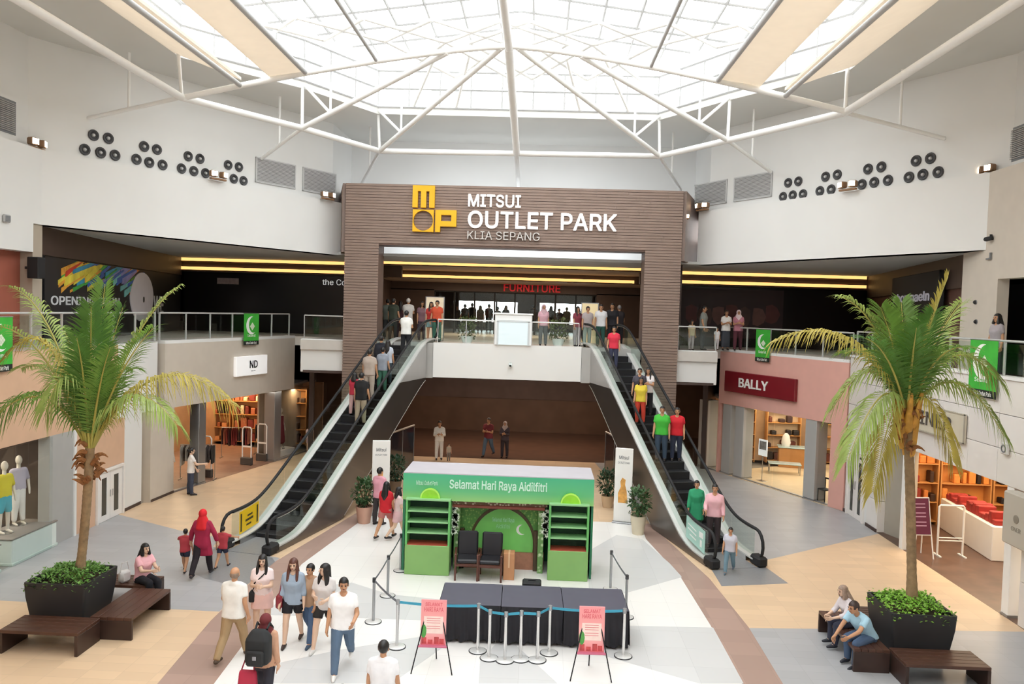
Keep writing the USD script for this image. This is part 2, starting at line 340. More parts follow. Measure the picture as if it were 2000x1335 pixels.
# ---- upper white band, its ledge, the set-back wall, the ceiling
BL = [(-12.9, -9), (-12.9, 21.6), (-7.0, 31.25)]; BR = [(7.0, 31.25), (12.9, 21.6), (12.9, -9)]
def off(p, q, d):
    v = np.array(q) - np.array(p); n = np.array([-v[1], v[0]]) / np.hypot(*v); return tuple(np.array(p) + n * d), tuple(np.array(q) + n * d)
struct('wall_left', upright((-12.9, 21.25), (-12.9, 21.6), 8.4, 10.46, .5), M_white)
struct('wall_left', upright((-12.9, -9), (-12.9, 21.25), 7.62, 10.46, .5), M_white)
struct('wall_left', upright(BL[1], BL[2], 8.4, 10.46, .5), M_white)
struct('wall_right', upright(BR[0], BR[1], 8.4, 10.46, .5), M_white)
struct('wall_right', upright((12.9, 21.6), (12.9, 21.2), 8.4, 10.46, .5), M_white)
UL = [(-13.4, -9), (-13.4, 21.75), (-7.45, 31.5), (-7.45, 34.6)]; UR = [(7.45, 34.6), (7.45, 31.5), (13.4, 21.75), (13.4, -9)]
for a, b in zip(UL[:-1], UL[1:]): struct('wall_left', upright(a, b, 10.44, 13.7, .2), M_white)
for a, b in zip(UR[:-1], UR[1:]): struct('wall_right', upright(a, b, 10.44, 13.7, .2), M_white)
struct('wall_back', upright((-7.7, 34.6), (7.7, 34.6), 8.4, 13.7, .2), M_white)
opening = Polygon([(-9.9, -5), (-9.9, 23.4), (-7.14, 26.5), (-5.32, 29.75), (5.1, 29.85), (7.0, 26.9), (9.65, 23.4), (9.65, -5)])
roofplan = Polygon([(-13.7, -9.3), (-13.7, 21.9), (-7.7, 31.6), (-7.7, 34.9), (7.7, 34.9), (7.7, 31.6), (13.7, 21.9), (13.7, -9.3)])
struct('ceiling', prism(roofplan.difference(opening), 13.6, 13.85), M_ceil)
struct('wall_front', bx(-24, 24, -9.3, -9, -.1, 13.85), M_white)
struct('ceiling', prism(Polygon([(-24, -9.3), (24, -9.3), (24, 37), (-24, 37)]).difference(roofplan), 9.5, 9.6), M_dark)
# the upper floor's own ceiling and bulkheads (with the cove lights)
soff = Polygon([(-24, -9), (-24, 36), (24, 36), (24, -9)]).difference(Polygon([(-12.95, -9), (-12.95, 21.6), (-7.05, 31.2), (-7.05, 30.9), (7.05, 30.9), (7.05, 31.2), (12.95, 21.6), (12.95, -9)]))
struct('ceiling', prism(soff, 8.4, 8.5), mat('soffit_grey', '#b9b9b7', .75, var=.02))
M_gold = mat('cove_light', '#e8b46a', .6, var=0, emit='#ffc878', es=1.3)
for s in (-1, 1):
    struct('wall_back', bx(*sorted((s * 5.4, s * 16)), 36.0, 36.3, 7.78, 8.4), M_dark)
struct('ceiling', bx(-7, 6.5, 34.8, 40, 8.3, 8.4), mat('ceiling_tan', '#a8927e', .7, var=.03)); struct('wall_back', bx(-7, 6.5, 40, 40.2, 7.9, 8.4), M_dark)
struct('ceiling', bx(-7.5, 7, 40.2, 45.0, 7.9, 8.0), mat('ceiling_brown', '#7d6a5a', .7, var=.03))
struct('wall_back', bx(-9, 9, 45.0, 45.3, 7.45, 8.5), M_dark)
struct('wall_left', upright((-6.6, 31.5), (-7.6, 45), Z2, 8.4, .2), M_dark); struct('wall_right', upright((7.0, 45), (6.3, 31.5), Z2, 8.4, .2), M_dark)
# side walls of the upper floor
struct('wall_left', upright((-13.2, 22.0), (-15.6, 36), Z2, 7.6, .2), mat('hoarding_dark', '#2b2929', .5, var=.1)); struct('wall_left', upright((-13.15, 22.0), (-15.55, 36), 7.6, 8.4, .24), M_dark)
struct('wall_right', upright((15.5, 36), (13.0, 22.9), 7.45, 8.4, .2), M_dark); struct('wall_right', upright((15.6, 36), (13.1, 22.9), Z2, 7.45, .2), mat('shop_rust', '#6a4a40', .6, var=.2))
struct('wall_left', bx(-13.5, -12.95, 21.3, 21.72, Z2, 8.4), M_beige2)
struct('wall_left', upright((-13.3, -9), (-13.3, 21.3), Z2, 8.4, .2), M_brick)
struct('wall_right', upright((12.82, 22.85), (12.82, -9), Z2, 10.46, .3, [(1.75, 4.2, Z2 - .1, 7.6)]), M_beige)
struct('wall_right', bx(13.7, 13.9, 18.0, 21.3, Z2, 7.75), M_beige2); struct('wall_right', bx(14.6, 14.7, 17, 22, Z2, 8), M_soft)
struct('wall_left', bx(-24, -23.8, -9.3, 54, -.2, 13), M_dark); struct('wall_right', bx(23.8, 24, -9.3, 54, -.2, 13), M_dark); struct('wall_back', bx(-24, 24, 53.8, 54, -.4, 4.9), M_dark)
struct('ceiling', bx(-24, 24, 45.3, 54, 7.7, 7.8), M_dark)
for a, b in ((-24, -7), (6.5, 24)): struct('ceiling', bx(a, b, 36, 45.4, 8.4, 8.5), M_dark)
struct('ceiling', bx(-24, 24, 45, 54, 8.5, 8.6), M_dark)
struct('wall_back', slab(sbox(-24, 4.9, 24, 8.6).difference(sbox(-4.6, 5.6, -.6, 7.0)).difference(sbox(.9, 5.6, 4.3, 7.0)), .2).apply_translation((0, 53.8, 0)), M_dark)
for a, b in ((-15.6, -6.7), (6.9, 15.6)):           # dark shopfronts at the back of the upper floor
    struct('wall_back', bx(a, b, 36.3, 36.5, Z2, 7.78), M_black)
# ================================================================ cove lights, roof, gate
for a, b, z in ((-15.55, -6.7, 8.44), (-15.55, -6.7, 7.98), (6.9, 15.4, 8.36), (6.9, 15.4, 8.0)):
    side = 'left' if a < 0 else 'right'; row = 'upper' if z > 8.2 else 'lower'
    z = 8.33 if z > 8.2 else 7.93
    t = thing('cove_light', f'{row} golden cove light strip over the dark {side} upper shopfront', 'light strip', ((a + b) / 2, 35.95, z))
    part('tube', bx(-(b - a) / 2, (b - a) / 2, -.09, .05, -.07, .07), M_gold, t); part('lip', bx(-(b - a) / 2, (b - a) / 2, -.14, .05, -.12, -.07), mat('cove_bronze', '#7a5636', .5), t)
for y, z, nm in ((34.55, 8.36, 'nearer'), (39.95, 8.02, 'farther')):
    t = thing('cove_light', f'{nm} golden cove light strip across the passage behind the brown gate', 'light strip', (-.4, y, z))
    part('tube', bx(-6.4, 6.0, -.09, .05, -.07, .07), M_gold, t); part('lip', bx(-6.1, 5.9, -.14, .05, -.12, -.07), MATS['cove_bronze'], t)

# ---- skylight: glazed hipped lantern over the opening, with panes and bars
sky = struct_group('window_1')
ring = [(-9.9, 23.4), (-7.14, 26.5), (-5.32, 29.75), (5.1, 29.85), (7.0, 26.9), (9.65, 23.4)]
ZB, ZM, ZT = 13.85, 14.55, 15.2
roof_z = lambda x, y: 15.2 + .13 * (9.8 - abs(x))
bars = []; k = 0
segs = list(zip(ring[:-1], ring[1:]))
for p, q in [((-9.9, -5), (-9.9, 23.4))] + segs + [((9.65, 23.4), (9.65, -5))]:
    p, q = np.array(p), np.array(q); L = np.hypot(*(q - p)); n = max(1, round(L / (1.16 if L < 12 else 2.4)))
    for i in range(n):
        a, b = p + (q - p) * i / n, p + (q - p) * (i + 1) / n
        for z0, z1 in ((ZB, ZM), (ZM, ZT)):
            M, l = place(a, b); part('pane', bx(.03, l - .03, 0, .012, z0 + .03, z1 - .03, M=M), G_roof, sky)
        bars.append(('upright_bar', tube((*a, ZB), (*a, ZT), .035, seg=6)))
    for z in (ZB + .02, ZM, ZT): bars.append(('rail_bar', tube((*p, z), (*q, z), .046, seg=6)))
big = Polygon([(-9.9, -5)] + ring + [(9.65, -5)])
xs = np.linspace(-9.9, 9.65, 18)
for j, y in enumerate(list(np.arange(30.0, 21.5, -1.5)) + [18, 12, 6, 0]):
    y0 = list(np.arange(30.0, 21.5, -1.5))[j + 1] if j < 5 else ([18, 12, 6, 0, -5][j - 5])
    for i in range(17):
        if j >= 5 and i % 3: continue
        a, b = xs[i], xs[min(17, i + (1 if j < 5 else 3))]
        pg = sbox(a + .03, min(y, y0) + .03, b - .03, max(y, y0) - .03).intersection(big)
        if pg.area < .1: continue
        m = prism(pg, 0, .012); m.vertices[:, 2] += np.array([roof_z(v[0], v[1]) for v in m.vertices]); part('pane', m, G_roof, sky)
    line = LineString([(-9.9, y), (9.65, y)]).intersection(big)
    if line.length > .1:
        a, b = line.coords[0][0], line.coords[-1][0]
        bars.append(('rail_bar', sweep([(x, y, roof_z(x, y) - .03) for x in (a, min(max(0, a), b), b)], .045, 6)))
for x in xs:
    line = LineString([(x, -5), (x, 30)]).intersection(big)
    bars.append(('roof_bar', tube((x, -5, roof_z(x, 0) - .03), (x, line.coords[-1][1], roof_z(x, 0) - .03), .045, seg=6)))
for nm, m in bars: part(nm, m, M_gsteel, sky)

# ---- hanging ceiling panels at the sides of the skylight
for s, x0, x1, z0, z1, nm in ((-1, 9.9, 7.9, 13.6, 12.86, 'outer'), (-1, 7.05, 6.0, 12.95, 13.1, 'inner'), (1, 9.65, 7.7, 13.6, 12.86, 'outer'), (1, 7.0, 5.8, 12.95, 13.1, 'inner')):
    cxm = s * (x0 + x1) / 2; y0, y1 = -4.0, 23.0
    v = [(s * x0 - cxm, y, z0 + dz) for y in (y0, y1) for dz in (0, .08)] + [(s * x1 - cxm, y, z1 + dz) for y in (y0, y1) for dz in (0, .08)]
    m = tm(Manifold.hull_points(np.array(v, float)))
    one('ceiling_baffle', T(m, trans((cxm, 0, 0))), mat('baffle_cream', '#efe6da', .8, var=.02, trans=.45), f"{nm} cream ceiling panel hanging under the {'left' if s < 0 else 'right'} side of the skylight", 'ceiling panel', 'ceiling panels under the skylight')

# ---- white steel roof truss
tr = thing('roof_truss', 'white tubular steel truss spanning under the big skylight', 'roof truss', (0, 12, 12.3))
tr_o = np.array([0, 12, 12.3])
def mem(name, p, q, r, m=None, q2=None):
    pts = [np.array(x, float) - tr_o for x in ([p, q] if q2 is None else [p, q2, q])]
    part(name, tube(pts[0], pts[1], r, seg=12) if len(pts) == 2 else sweep(pts, r, 12), m or M_wsteel, tr, smooth=40)
N = {'a': (-9.6, -4, 12.3), 'b': (-9.6, 22.9, 12.3), 'c': (-7.18, 26.53, 12.3), 'd': (-5.3, 30.1, 12.3), 'e': (5.22, 29.9, 12.3), 'f': (7.05, 27.0, 12.3), 'g': (9.45, 23.1, 12.3), 'h': (9.6, -4, 12.3)}
for a, b in ('ab', 'bc', 'cd', 'de', 'ef', 'fg', 'gh'): mem('tie_tube', N[a], N[b], .105)
arch = lambda x: 12.3 + 1.65 * (1 - (abs(x + .1) / 9.5) ** 1.35)
apts = [np.array((x, 22.95 + .0 * x, arch(x))) - tr_o for x in np.linspace(-9.6, 9.45, 25)]
part('arch_tube', sweep(apts, .085, 12), M_wsteel, tr, smooth=40)
hub = (-.15, 22.95, arch(0) - .05)
for a, x in (('c', -1.9), ('d', -.35), ('e', .1), ('f', 1.9)): mem('rafter', N[a], (x, 22.95, arch(x) - .03), .085)
mem('rafter', hub, (-.1, 30.0, 12.3), .13)
mem('rafter', hub, (-.15, 2, 13.95), .12)
for x in (-3.95, 3.9): mem('purlin', (x, 22.95, arch(x)), (x, -4, arch(x)), .05, M_gsteel)
for x in (-7.9, -6.0, 5.8, 7.7): mem('purlin', (x, 22.95, arch(x)), (x, -4, arch(x)), .07, M_gsteel)
mem('post', (-9.6, 22.9, 12.3), (-9.75, 22.95, 13.65), .055); mem('post', (-7.18, 26.53, 12.3), (-7.18, 26.5, 13.75), .055); mem('post', (-5.3, 30.1, 12.3), (-5.35, 29.9, 13.8), .055)
mem('post', (9.45, 23.1, 12.3), (9.5, 23.2, 13.65), .055); mem('post', (7.05, 27, 12.3), (7.05, 26.9, 13.75), .055); mem('post', (5.22, 29.9, 12.3), (5.15, 29.85, 13.8), .055)
def lerp(p, q, t): return tuple(np.array(p) * (1 - t) + np.array(q) * t)
for a, x, top, sx in (('c', -1.9, (-7.1, 26.5, 13.7), -1), ('d', -.35, (-5.3, 29.8, 13.75), -1), ('e', .1, (5.15, 29.8, 13.75), 1), ('f', 1.9, (7.05, 26.9, 13.7), 1)):
    r = lerp(N[a], (x, 22.95, arch(x)), .22); mem('strut', r, top, .05); mem('strut', r, (r[0], r[1], 13.6), .04)
for a, w in (('c', (-9.2, 28.4, 11.6)), ('d', (-6.7, 33.4, 11.6)), ('e', (6.6, 33.2, 11.6)), ('f', (9.0, 28.7, 11.6)), ('b', (-12.6, 23.2, 11.7)), ('g', (12.4, 23.4, 11.7))):
    mem('outrigger', N[a], w, .06); mem('hanger', lerp(N[a], w, .55), (*lerp(N[a], w, .55)[:2], 13.6), .04)
mem('outrigger', (-.1, 30, 12.3), (-.1, 34.5, 11.3), .09)
for s in (-1, 1):                       # braces seen through the glass
    for i in range(5):
        x = s * (.4 + 2.0 * i)
        for x2 in (x + 2.0, x - 2.0):
            if abs(x2) < 9.3 and abs(x) < 9: mem('brace', (x, 23.2, 14.75), (x2, 26.2, 15.1), .06)
            if abs(x2) < 6.2 and abs(x) < 6: mem('brace', (x, 29.4, 14.9), (x2, 26.3, 15.15), .06)
for x in (-4, -2.4, 2.2, 4): mem('brace', (x, 29.8, 13.9), (x * .7, 27.5, 15.3), .05)

# ---- the brown gate with its sign
gate = thing('entrance_gate', 'wide brown slatted gateway in front of the upper floor, carrying the mall sign', 'gateway', (-.17, 30, 0))
gx = lambda x: x + .17
part('frame', slab(Polygon([(gx(-6.5), 0), (gx(-6.5), 11.05), (gx(6.15), 11.05), (gx(6.15), 0), (gx(4.82), 0), (gx(4.82), 8.76), (gx(-5.22), 8.76), (gx(-5.22), 0)]), 1.0), mat('gate_core', '#6c554b', .6), gate)
sl = MB(); rng = random.Random(3); zz = .05
while zz < 11.0:
    z1 = min(zz + .092, 11.05)
    for a, b in ([(-6.52, 6.17)] if zz > 8.74 else [(-6.52, -5.22), (4.82, 6.17)]):
        x = gx(a)
        while x < gx(b) - .02:
            x1 = min(gx(b), x + rng.uniform(1.8, 3.4)); x1 = gx(b) if gx(b) - x1 < .5 else x1
            d = .028 + .012 * rng.random()
            sl.box(x + .002, x1 - .002, -d, 0, zz, z1); x = x1
    zz += .107
part('cladding_slats', sl, M_brown, gate, kind='stuff')
for s, a, b in ((-1, (-6.5, 30.05), (-7.75, 34.4)), (1, (6.15, 30.05), (7.55, 34.4))):
    p, q = (a, b) if s > 0 else (b, a)
    p, q = (a, b) if s < 0 else (b, a)
    m = upright(p, q, 8.45, 11.05, .15); part('side_panel', T(m, trans((.17, -30, 0))), mat('gate_side', '#7d6b62', .6), gate)
S0 = lambda m, x, y, z: T(m, trans((x - (-.17), y - 30, z)))
M_sw = mat('sign_white', '#f4f2ee', .5, var=0, emit='#ffffff', es=.25); M_sy = mat('sign_yellow', '#f0b400', .45, var=.03)
M_syd = mat('sign_yellow_side', '#c98d00', .5, var=.03)
def gate_text(s, px, py, h, wpx, bold, name, m):
    p = at(px, py, Y=29.9); q = at(px + wpx, py + .03 * wpx, Y=29.9)
    part(name, S0(fit(T(text(s, h, .12, bold), np.eye(4)), q[0] - p[0]), p[0], 29.95, p[2]), m, gate)
gate_text('MITSUI', 912, 402.5, .44, 103, True, 'lettering', M_sw); gate_text('OUTLET PARK', 911, 443.5, .60, 290, True, 'lettering', M_sw); gate_text('KLIA SEPANG', 911, 466.5, .30, 141, False, 'lettering', mat('sign_grey', '#c9c4bf', .5, var=0))
p = at(806, 405, Y=29.9); q = at(850, 363, Y=29.9); w = q[0] - p[0]; h = q[2] - p[2]
mm_ = unary_union([sbox(0, 0, w * .24, h), sbox(w * .38, 0, w * .62, h), sbox(w * .76, 0, w, h), sbox(0, h * .74, w, h)])
part('emblem_m', S0(relief(mm_, .14), p[0], 29.95, p[2]), M_sy, gate)
p = at(806, 452, Y=29.9); q = at(848, 410, Y=29.9); w = q[0] - p[0]; h = q[2] - p[2]
c = Polygon([(w / 2 + .47 * w * math.cos(t), h / 2 + .47 * w * math.sin(t)) for t in np.linspace(0, 2 * math.pi, 40)])
part('emblem_o', S0(relief(sbox(0, 0, w, h).difference(c), .14), p[0], 29.95, p[2]), M_sy, gate)
p = at(850, 453, Y=29.9); q = at(892, 411, Y=29.9); w = q[0] - p[0]; h = q[2] - p[2]
pp = unary_union([sbox(0, 0, w * .24, h), sbox(0, h * .26, w, h)]).difference(sbox(w * .28, h * .50, w * .76, h * .78))
part('emblem_p', S0(relief(pp, .14), p[0], 29.95, p[2]), M_sy, gate)
# ================================================================ escalators
def zt(s):                                  # tread line along the run
    def sp(x, k=.28): return k * math.log1p(math.exp(min(x / k, 50)))
    a = sp(s - 1.62) * .577
    return a - sp(s - 10.42) * .577
MATS_steel_trim = mat('trim_steel', '#b9b6b0', .35, metal=.4)
def escalator(label, p, q):
    a, L = along(p, q); e = thing('escalator', label, 'escalator', (*p, 0), a - 90)
    Y = lambda s, w, z: (w, s, z)
    S = np.linspace(0, 11.9, 60)
    for sd in (-1, 1):
        top = [(s, zt(s) + .13) for s in np.linspace(.25, 10.35, 50)]
        bot = [(s, max(0.005, zt(s) - 1.26)) for s in np.linspace(10.35, .25, 50)]
        outl = Polygon(top + bot)                            # (s, z) outline, dark below, pale where it meets the bridge
        for pg, mm in ((outl.intersection(sbox(-1, -1, 20, 3.79)), mat('escalator_cladding', '#6f6a66', .25, metal=.75, var=.12, scale=.7)), (outl.intersection(sbox(-1, 3.79, 20, 9)), mat('escalator_pale', '#adacab', .4, metal=.2, var=.03))):
            m = prism(pg, -.02, .02); m.vertices = np.c_[sd * .78 + m.vertices[:, 2], m.vertices[:, 0], m.vertices[:, 1]]; part('side_cladding', m, mm, e)
        part('lower_trim', sweep([Y(s, sd * .79, z) for s, z in bot if z > .02], .02, 6), MATS_steel_trim, e)
        prof = np.array([[-.135, -.02], [.135, -.02], [.135, .02], [-.135, .02]])
        part('deck', sweep([Y(s, sd * .645, zt(s) + .15) for s in np.linspace(.25, 11.9, 70)], 0, prof=prof), mat('deck_steel', '#e2e2e0', .3, metal=.35, var=.03), e)
        part('skirt', sweep([Y(s, sd * .515, zt(s) + .05) for s in np.linspace(.6, 11.9, 70)], 0, prof=np.array([[-.01, -.12], [.01, -.12], [.01, .09], [-.01, .09]])), M_gsteel if sd > 0 else M_steel, e)
        cuts = np.arange(.42, 11.7, 1.28)
        for s0, s1 in zip(cuts[:-1], cuts[1:]):
            ss = np.linspace(s0 + .015, s1 - .015, 6)
            m = prism(Polygon([(s, zt(s) + .16) for s in ss] + [(s, zt(s) + .88) for s in ss[::-1]]), -.006, .006)
            m.vertices = np.c_[sd * .66 + m.vertices[:, 2], m.vertices[:, 0], m.vertices[:, 1]]
            part('glass_panel', m, G_rail, e)
        th = np.linspace(-math.pi / 2, math.pi / 2, 9)
        hr = [Y(.36 - .36 * math.cos(t), sd * .66, .50 + .40 * math.sin(t)) for t in th] + [Y(s, sd * .66, zt(s) + .90) for s in np.linspace(.55, 11.6, 70)]
        hr += [Y(11.6 + .3 * math.cos(t), sd * .66, zt(11.6) + .55 + .35 * math.sin(t)) for t in np.linspace(1.3, -1.5, 7)]
        part('handrail', sweep(hr, .042, 8), M_soft, e, smooth=50)
        part('rail_edge', sweep([Y(s, sd * .66, zt(s) + .855) for s in np.linspace(.5, 11.5, 60)], .018, 6), M_steel, e)
        part('newel_base', rbox(sd * .66 - .14, sd * .66 + .14, -.05, .42, 0, .26, .05), M_soft, e)
    s = 1.35
    while s < 10.7:
        z1 = zt(s + .3)
        st = MB().box(-.5, .5, s, s + .40, z1 - .03, z1).box(-.5, .5, s - .012, s + .012, z1 - .24, z1 - .012)
        pp = part('step', st, mat('step_black', '#232326', .5, metal=.3, var=.15, scale=30), e)
        part('step_edge', MB().box(-.5, .5, s - .014, s + .03, z1 - .008, z1 + .002), mat('step_grey', '#55565a', .45, metal=.5), pp)
        s += .40
    part('comb_plate', MB().box(-.51, .51, .0, 1.33, -.005, .012), F_plate, e); part('comb_plate', MB().box(-.51, .51, 10.6, 11.9, 5.06, 5.085), F_plate, e)
    bot = [Y(s, 0, max(.02, zt(s) - 1.25)) for s in np.linspace(3.0, 10.35, 30)]
    part('soffit', sweep(bot, 0, prof=np.array([[-.77, -.02], [.77, -.02], [.77, .02], [-.77, .02]])), MATS['escalator_cladding'], e)
    return e
escL = escalator('left escalator, full of people going up to the bridge', (-6.43, 19.87), (-4.05, 30.0))
escR = escalator('right escalator, with people riding beside the salmon shop front', (6.25, 20.25), (3.75, 30.0))
MY = mat('notice_yellow', '#e8bf1c', .5, var=.03); MT = mat('notice_teal', '#a9d6cc', .4, var=.03); MG = mat('notice_grey', '#7d7f82', .5)
def esc_notice(e, w, s0, s1, m, marks, mm):
    v = [(s0, zt(s0) + .2), (s1, zt(s1) + .2), (s1, zt(s1) + .8), (s0, zt(s0) + .8)]
    def pl(poly, a, b):
        k = prism(poly, a, b); k.vertices = np.c_[w + k.vertices[:, 2], k.vertices[:, 0], k.vertices[:, 1]]; return k
    n = part('notice', pl(Polygon(v), .008, .014), m, e)
    for (a, b, c, d) in marks:
        f = lambda u, t: (s0 + (s1 - s0) * u, zt(s0 + (s1 - s0) * u) + .2 + .6 * t)
        part('notice_mark', pl(Polygon([f(a, c), f(b, c), f(b, d), f(a, d)]), .006, .017), mm, n)
esc_notice(escL, -.655, .75, 1.65, MY, [(.05, .12, .1, .9), (.88, .95, .1, .9), (.3, .7, .45, .55), (.35, .6, .25, .33), (.4, .66, .65, .73)], mat('notice_dark', '#4a4326', .6))
esc_notice(escR, -.675, .6, 1.75, MT, [(.1, .3, .6, .85), (.15, .25, .2, .5), (.45, .9, .7, .76), (.45, .9, .5, .56), (.45, .8, .3, .36)], mat('notice_white', '#eef5f2', .5))

# ================================================================ glass balustrades of the upper floor
def railing(pts, label, zb=5.1, ztp=6.0, step=1.22):
    o = np.array([*pts[0], 0]); t = thing('glass_balustrade', label, 'railing', (*pts[0], zb), group='upper floor railings')
    for p, q in zip(pts[:-1], pts[1:]):
        a, L = along(p, q); n = max(1, round(L / step)); M0 = trans((p[0] - pts[0][0], p[1] - pts[0][1], 0)) @ rotz(a)
        part('handrail', tube((M0 @ [0, 0, ztp - zb, 1])[:3], (M0 @ [L, 0, ztp - zb, 1])[:3], .028, seg=8), mat('rail_steel', '#cfd1d0', .35, metal=.3, var=.02), t)
        for i in range(n + 1): part('post', bx(L * i / n - .012, L * i / n + .012, -.03, .03, 0, ztp - zb, M=M0), MATS['rail_steel'], t)
        for i in range(n): part('glass_pane', bx(L * i / n + .03, L * (i + 1) / n - .03, -.006, .006, .07, ztp - zb - .06, M=M0), G_rail, t)
railing([(-11.5, 9), (-11.5, 25.3)], 'glass balustrade above the tan shopfront on the near left')
railing([(-11.4, 25.4), (-9.5, 32.8)], 'glass balustrade above the grey ND shop fascia on the left')
railing([(-8.15, 30.45), (-6.62, 30.45)], 'short glass balustrade on the white panel left of the gate')
railing([(-2.9, 30.1), (-.75, 30.1)], 'glass balustrade of the bridge left of the white kiosk')
railing([(.68, 30.1), (2.45, 30.1)], 'glass balustrade of the bridge right of the white kiosk')
railing([(6.25, 30.45), (7.68, 30.45)], 'short glass balustrade on the white panel right of the gate')
railing([(8.6, 32.9), (11.5, 27.0)], 'glass balustrade above the salmon shop front on the right')
railing([(11.55, 26.8), (11.55, 10)], 'glass balustrade above the white tiled wall on the near right', zb=5.25, ztp=6.05)

# ================================================================ green festival banners on the railings
MGb = mat('banner_green', '#3fae3a', .6, var=.18, scale=2.5); MGd = mat('banner_green_dark', '#1d6e3e', .6, var=.1); MBk = mat('banner_black', '#1c2420', .6)
MW = mat('print_white', '#f1f3ee', .6, var=0)
def crescent(r, th=.35, n=24):
    c = Polygon([(r * math.cos(t), r * math.sin(t)) for t in np.linspace(0, 2 * math.pi, n)])
    return c.difference(affinity.translate(affinity.scale(c, .86, .9), r * th, r * .08))
def banner(label, p, q, zb, zt_, wide):
    a, L = along(p, q); t = thing('festival_banner', label, 'banner', (*p, zb), a, 'green festival banners')
    H = zt_ - zb; w = wide
    part('cloth', bx(0, w, -.012, 0, H * .13, H), MGb, t); part('foot_band', bx(0, w, -.013, 0, 0, H * .13), MBk, t)
    part('crescent', T(relief(crescent(w * .36), .004), trans((w * .50, -.013, H * .62))), MW, t)
    k = MB()
    for i in range(3):
        for j in range(3): k.add(T(relief(sbox(-.035 * w, -.035 * w, .035 * w, .035 * w), .006), trans((w * .55 + (i - j) * .055 * w, -.013, H * .50 + (i + j) * .055 * w)) @ roty(45)))
    part('woven_ornament', k, mat('print_pale', '#dfe9d3', .6, var=.1), t)
    part('lettering', centred(fit(T(text('Selamat', .1, .004), trans((0, 0, 0))), w * .55), w * .5, H * .3).apply_translation((0, -.013, 0)), MW, t)
    part('lettering', centred(fit(T(text('Mitsui Outlet Park', .1, .004), trans((0, 0, 0))), w * .7), w * .5, H * .065).apply_translation((0, -.014, 0)), MW, t)
    part('rod', tube((-.02, 0, H), (w + .02, 0, H), .015), M_steel, t)
banner('green crescent banner hanging at the extreme left edge of the picture', (-11.33, 17.2), (-11.33, 18.1), 4.66, 5.92, .9)
l1p = at(470, 640, pl=L1); banner('green crescent banner hanging above the white ND sign', (l1p[0] + .12, l1p[1]), at(503, 640, pl=L1)[:2] + np.array([.12, 0]), 4.82, 6.02, .95)
r1p = at(1482, 660, pl=R1); banner('green crescent banner hanging above the red BALLY sign', (r1p[0] - .1, r1p[1]), at(1508, 660, pl=R1)[:2] - np.array([.1, 0]), 4.75, 5.98, .78)
banner('large green crescent banner on the white tiled wall at the right', (11.33, 19.42), (11.33, 18.25), 4.72, 6.05, 1.15)

# ================================================================ shop signs
t = thing('shop_sign', 'white lightbox sign reading ND on the grey fascia', 'sign', (*at(455, 737, pl=L1)[:2], 3.66), along(*L1)[0])
part('box', rbox(0, 2.0, -.14, -.01, 0, .74, .015), mat('sign_face_white', '#fbfbfb', .5, var=0, emit='#ffffff', es=.25), t)
part('lettering', centred(text('ND', .27, .01, True), 1.08, .42).apply_translation((0, -.14, 0)), M_soft, t); part('lettering', centred(text('NEW DAY', .045, .006), 1.08, .17).apply_translation((0, -.14, 0)), MG, t)
p = at(1420, 766, pl=R1); q = at(1558, 777, pl=R1); a, L = along(p, q)
t = thing('shop_sign', 'dark red sign board reading BALLY on the salmon fascia', 'sign', (p[0], p[1], 3.42), a)
part('board', rbox(0, L, -.16, -.01, 0, .82, .02), mat('sign_maroon', '#7d1a24', .4, var=.05), t); part('lettering', centred(fit(text('BALLY', .34, .03, True), L * .42), L * .44, .42).apply_translation((0, -.16, 0)), MW, t)
t = thing('shop_sign', 'beige sign board with thin dark letters NER behind the palm', 'sign', (11.38, 22.6, 3.5), -90)
part('board', rbox(0, 3.1, -.06, -.005, 0, .72, .01), mat('sign_stone', '#cbc4b2', .5, var=.04), t); part('frame', MB().box(0, 3.1, -.075, -.05, 0, .03).box(0, 3.1, -.075, -.05, .69, .72).box(3.07, 3.1, -.075, -.05, 0, .72).box(0, .03, -.075, -.05, 0, .72).mesh(), mat('sign_frame', '#a9a394', .5), t)
part('lettering', fit(text('INER', .36, .02), 1.62).apply_translation((.85, -.065, .2)), mat('letter_dark', '#55504a', .5), t)
p, q = at(1757, 572, pl=((15.5, 36), (13.0, 22.9))), at(1843, 560, pl=((15.5, 36), (13.0, 22.9))); a, L = along(p, q)
t = thing('shop_sign', 'black shop sign with grey lettering on the upper right floor', 'sign', (p[0] - .03, p[1], 7.05), a)
part('board', rbox(-.2, L + .3, -.2, -.02, -.3, 1.0, .02), M_soft, t); part('lettering', fit(text('ohomnaeln', .3, .02, True), L * .86).apply_translation((.1, -.2, .08)), mat('letter_grey', '#b9b9c2', .4, var=0, emit='#c8c8d8', es=.15), t)
t = thing('shop_sign', 'row of red capital letters over the doors behind the bridge', 'sign', (-1.2, 44.95, 7.52))
part('lettering', fit(text('FURNITURE', .42, .08, True), 3.2), mat('letter_red', '#b01020', .4, var=0, emit='#d01020', es=.25), t)
t = thing('shop_sign', 'small pale sign in the dark upper shopfront above the left green banner', 'sign', (-14.0, 36.29, 7.25))
part('panel', bx(0, 1.0, -.06, 0, 0, .28), mat('sign_dim', '#9d8f8f', .5, var=.2, scale=9), t)
t = thing('shop_sign', 'white lettering cut off by the left edge of the gate, upper floor', 'sign', (-9.1, 36.29, 7.35))
part('lettering', text('the Co', .26, .03), mat('letter_lit', '#eeeeee', .5, var=0, emit='#ffffff', es=.3), t)
t = thing('projecting_sign', 'grey square projecting sign at the right edge beside the shop entrance', 'sign', (11.38, 17.35, 1.75), -90)
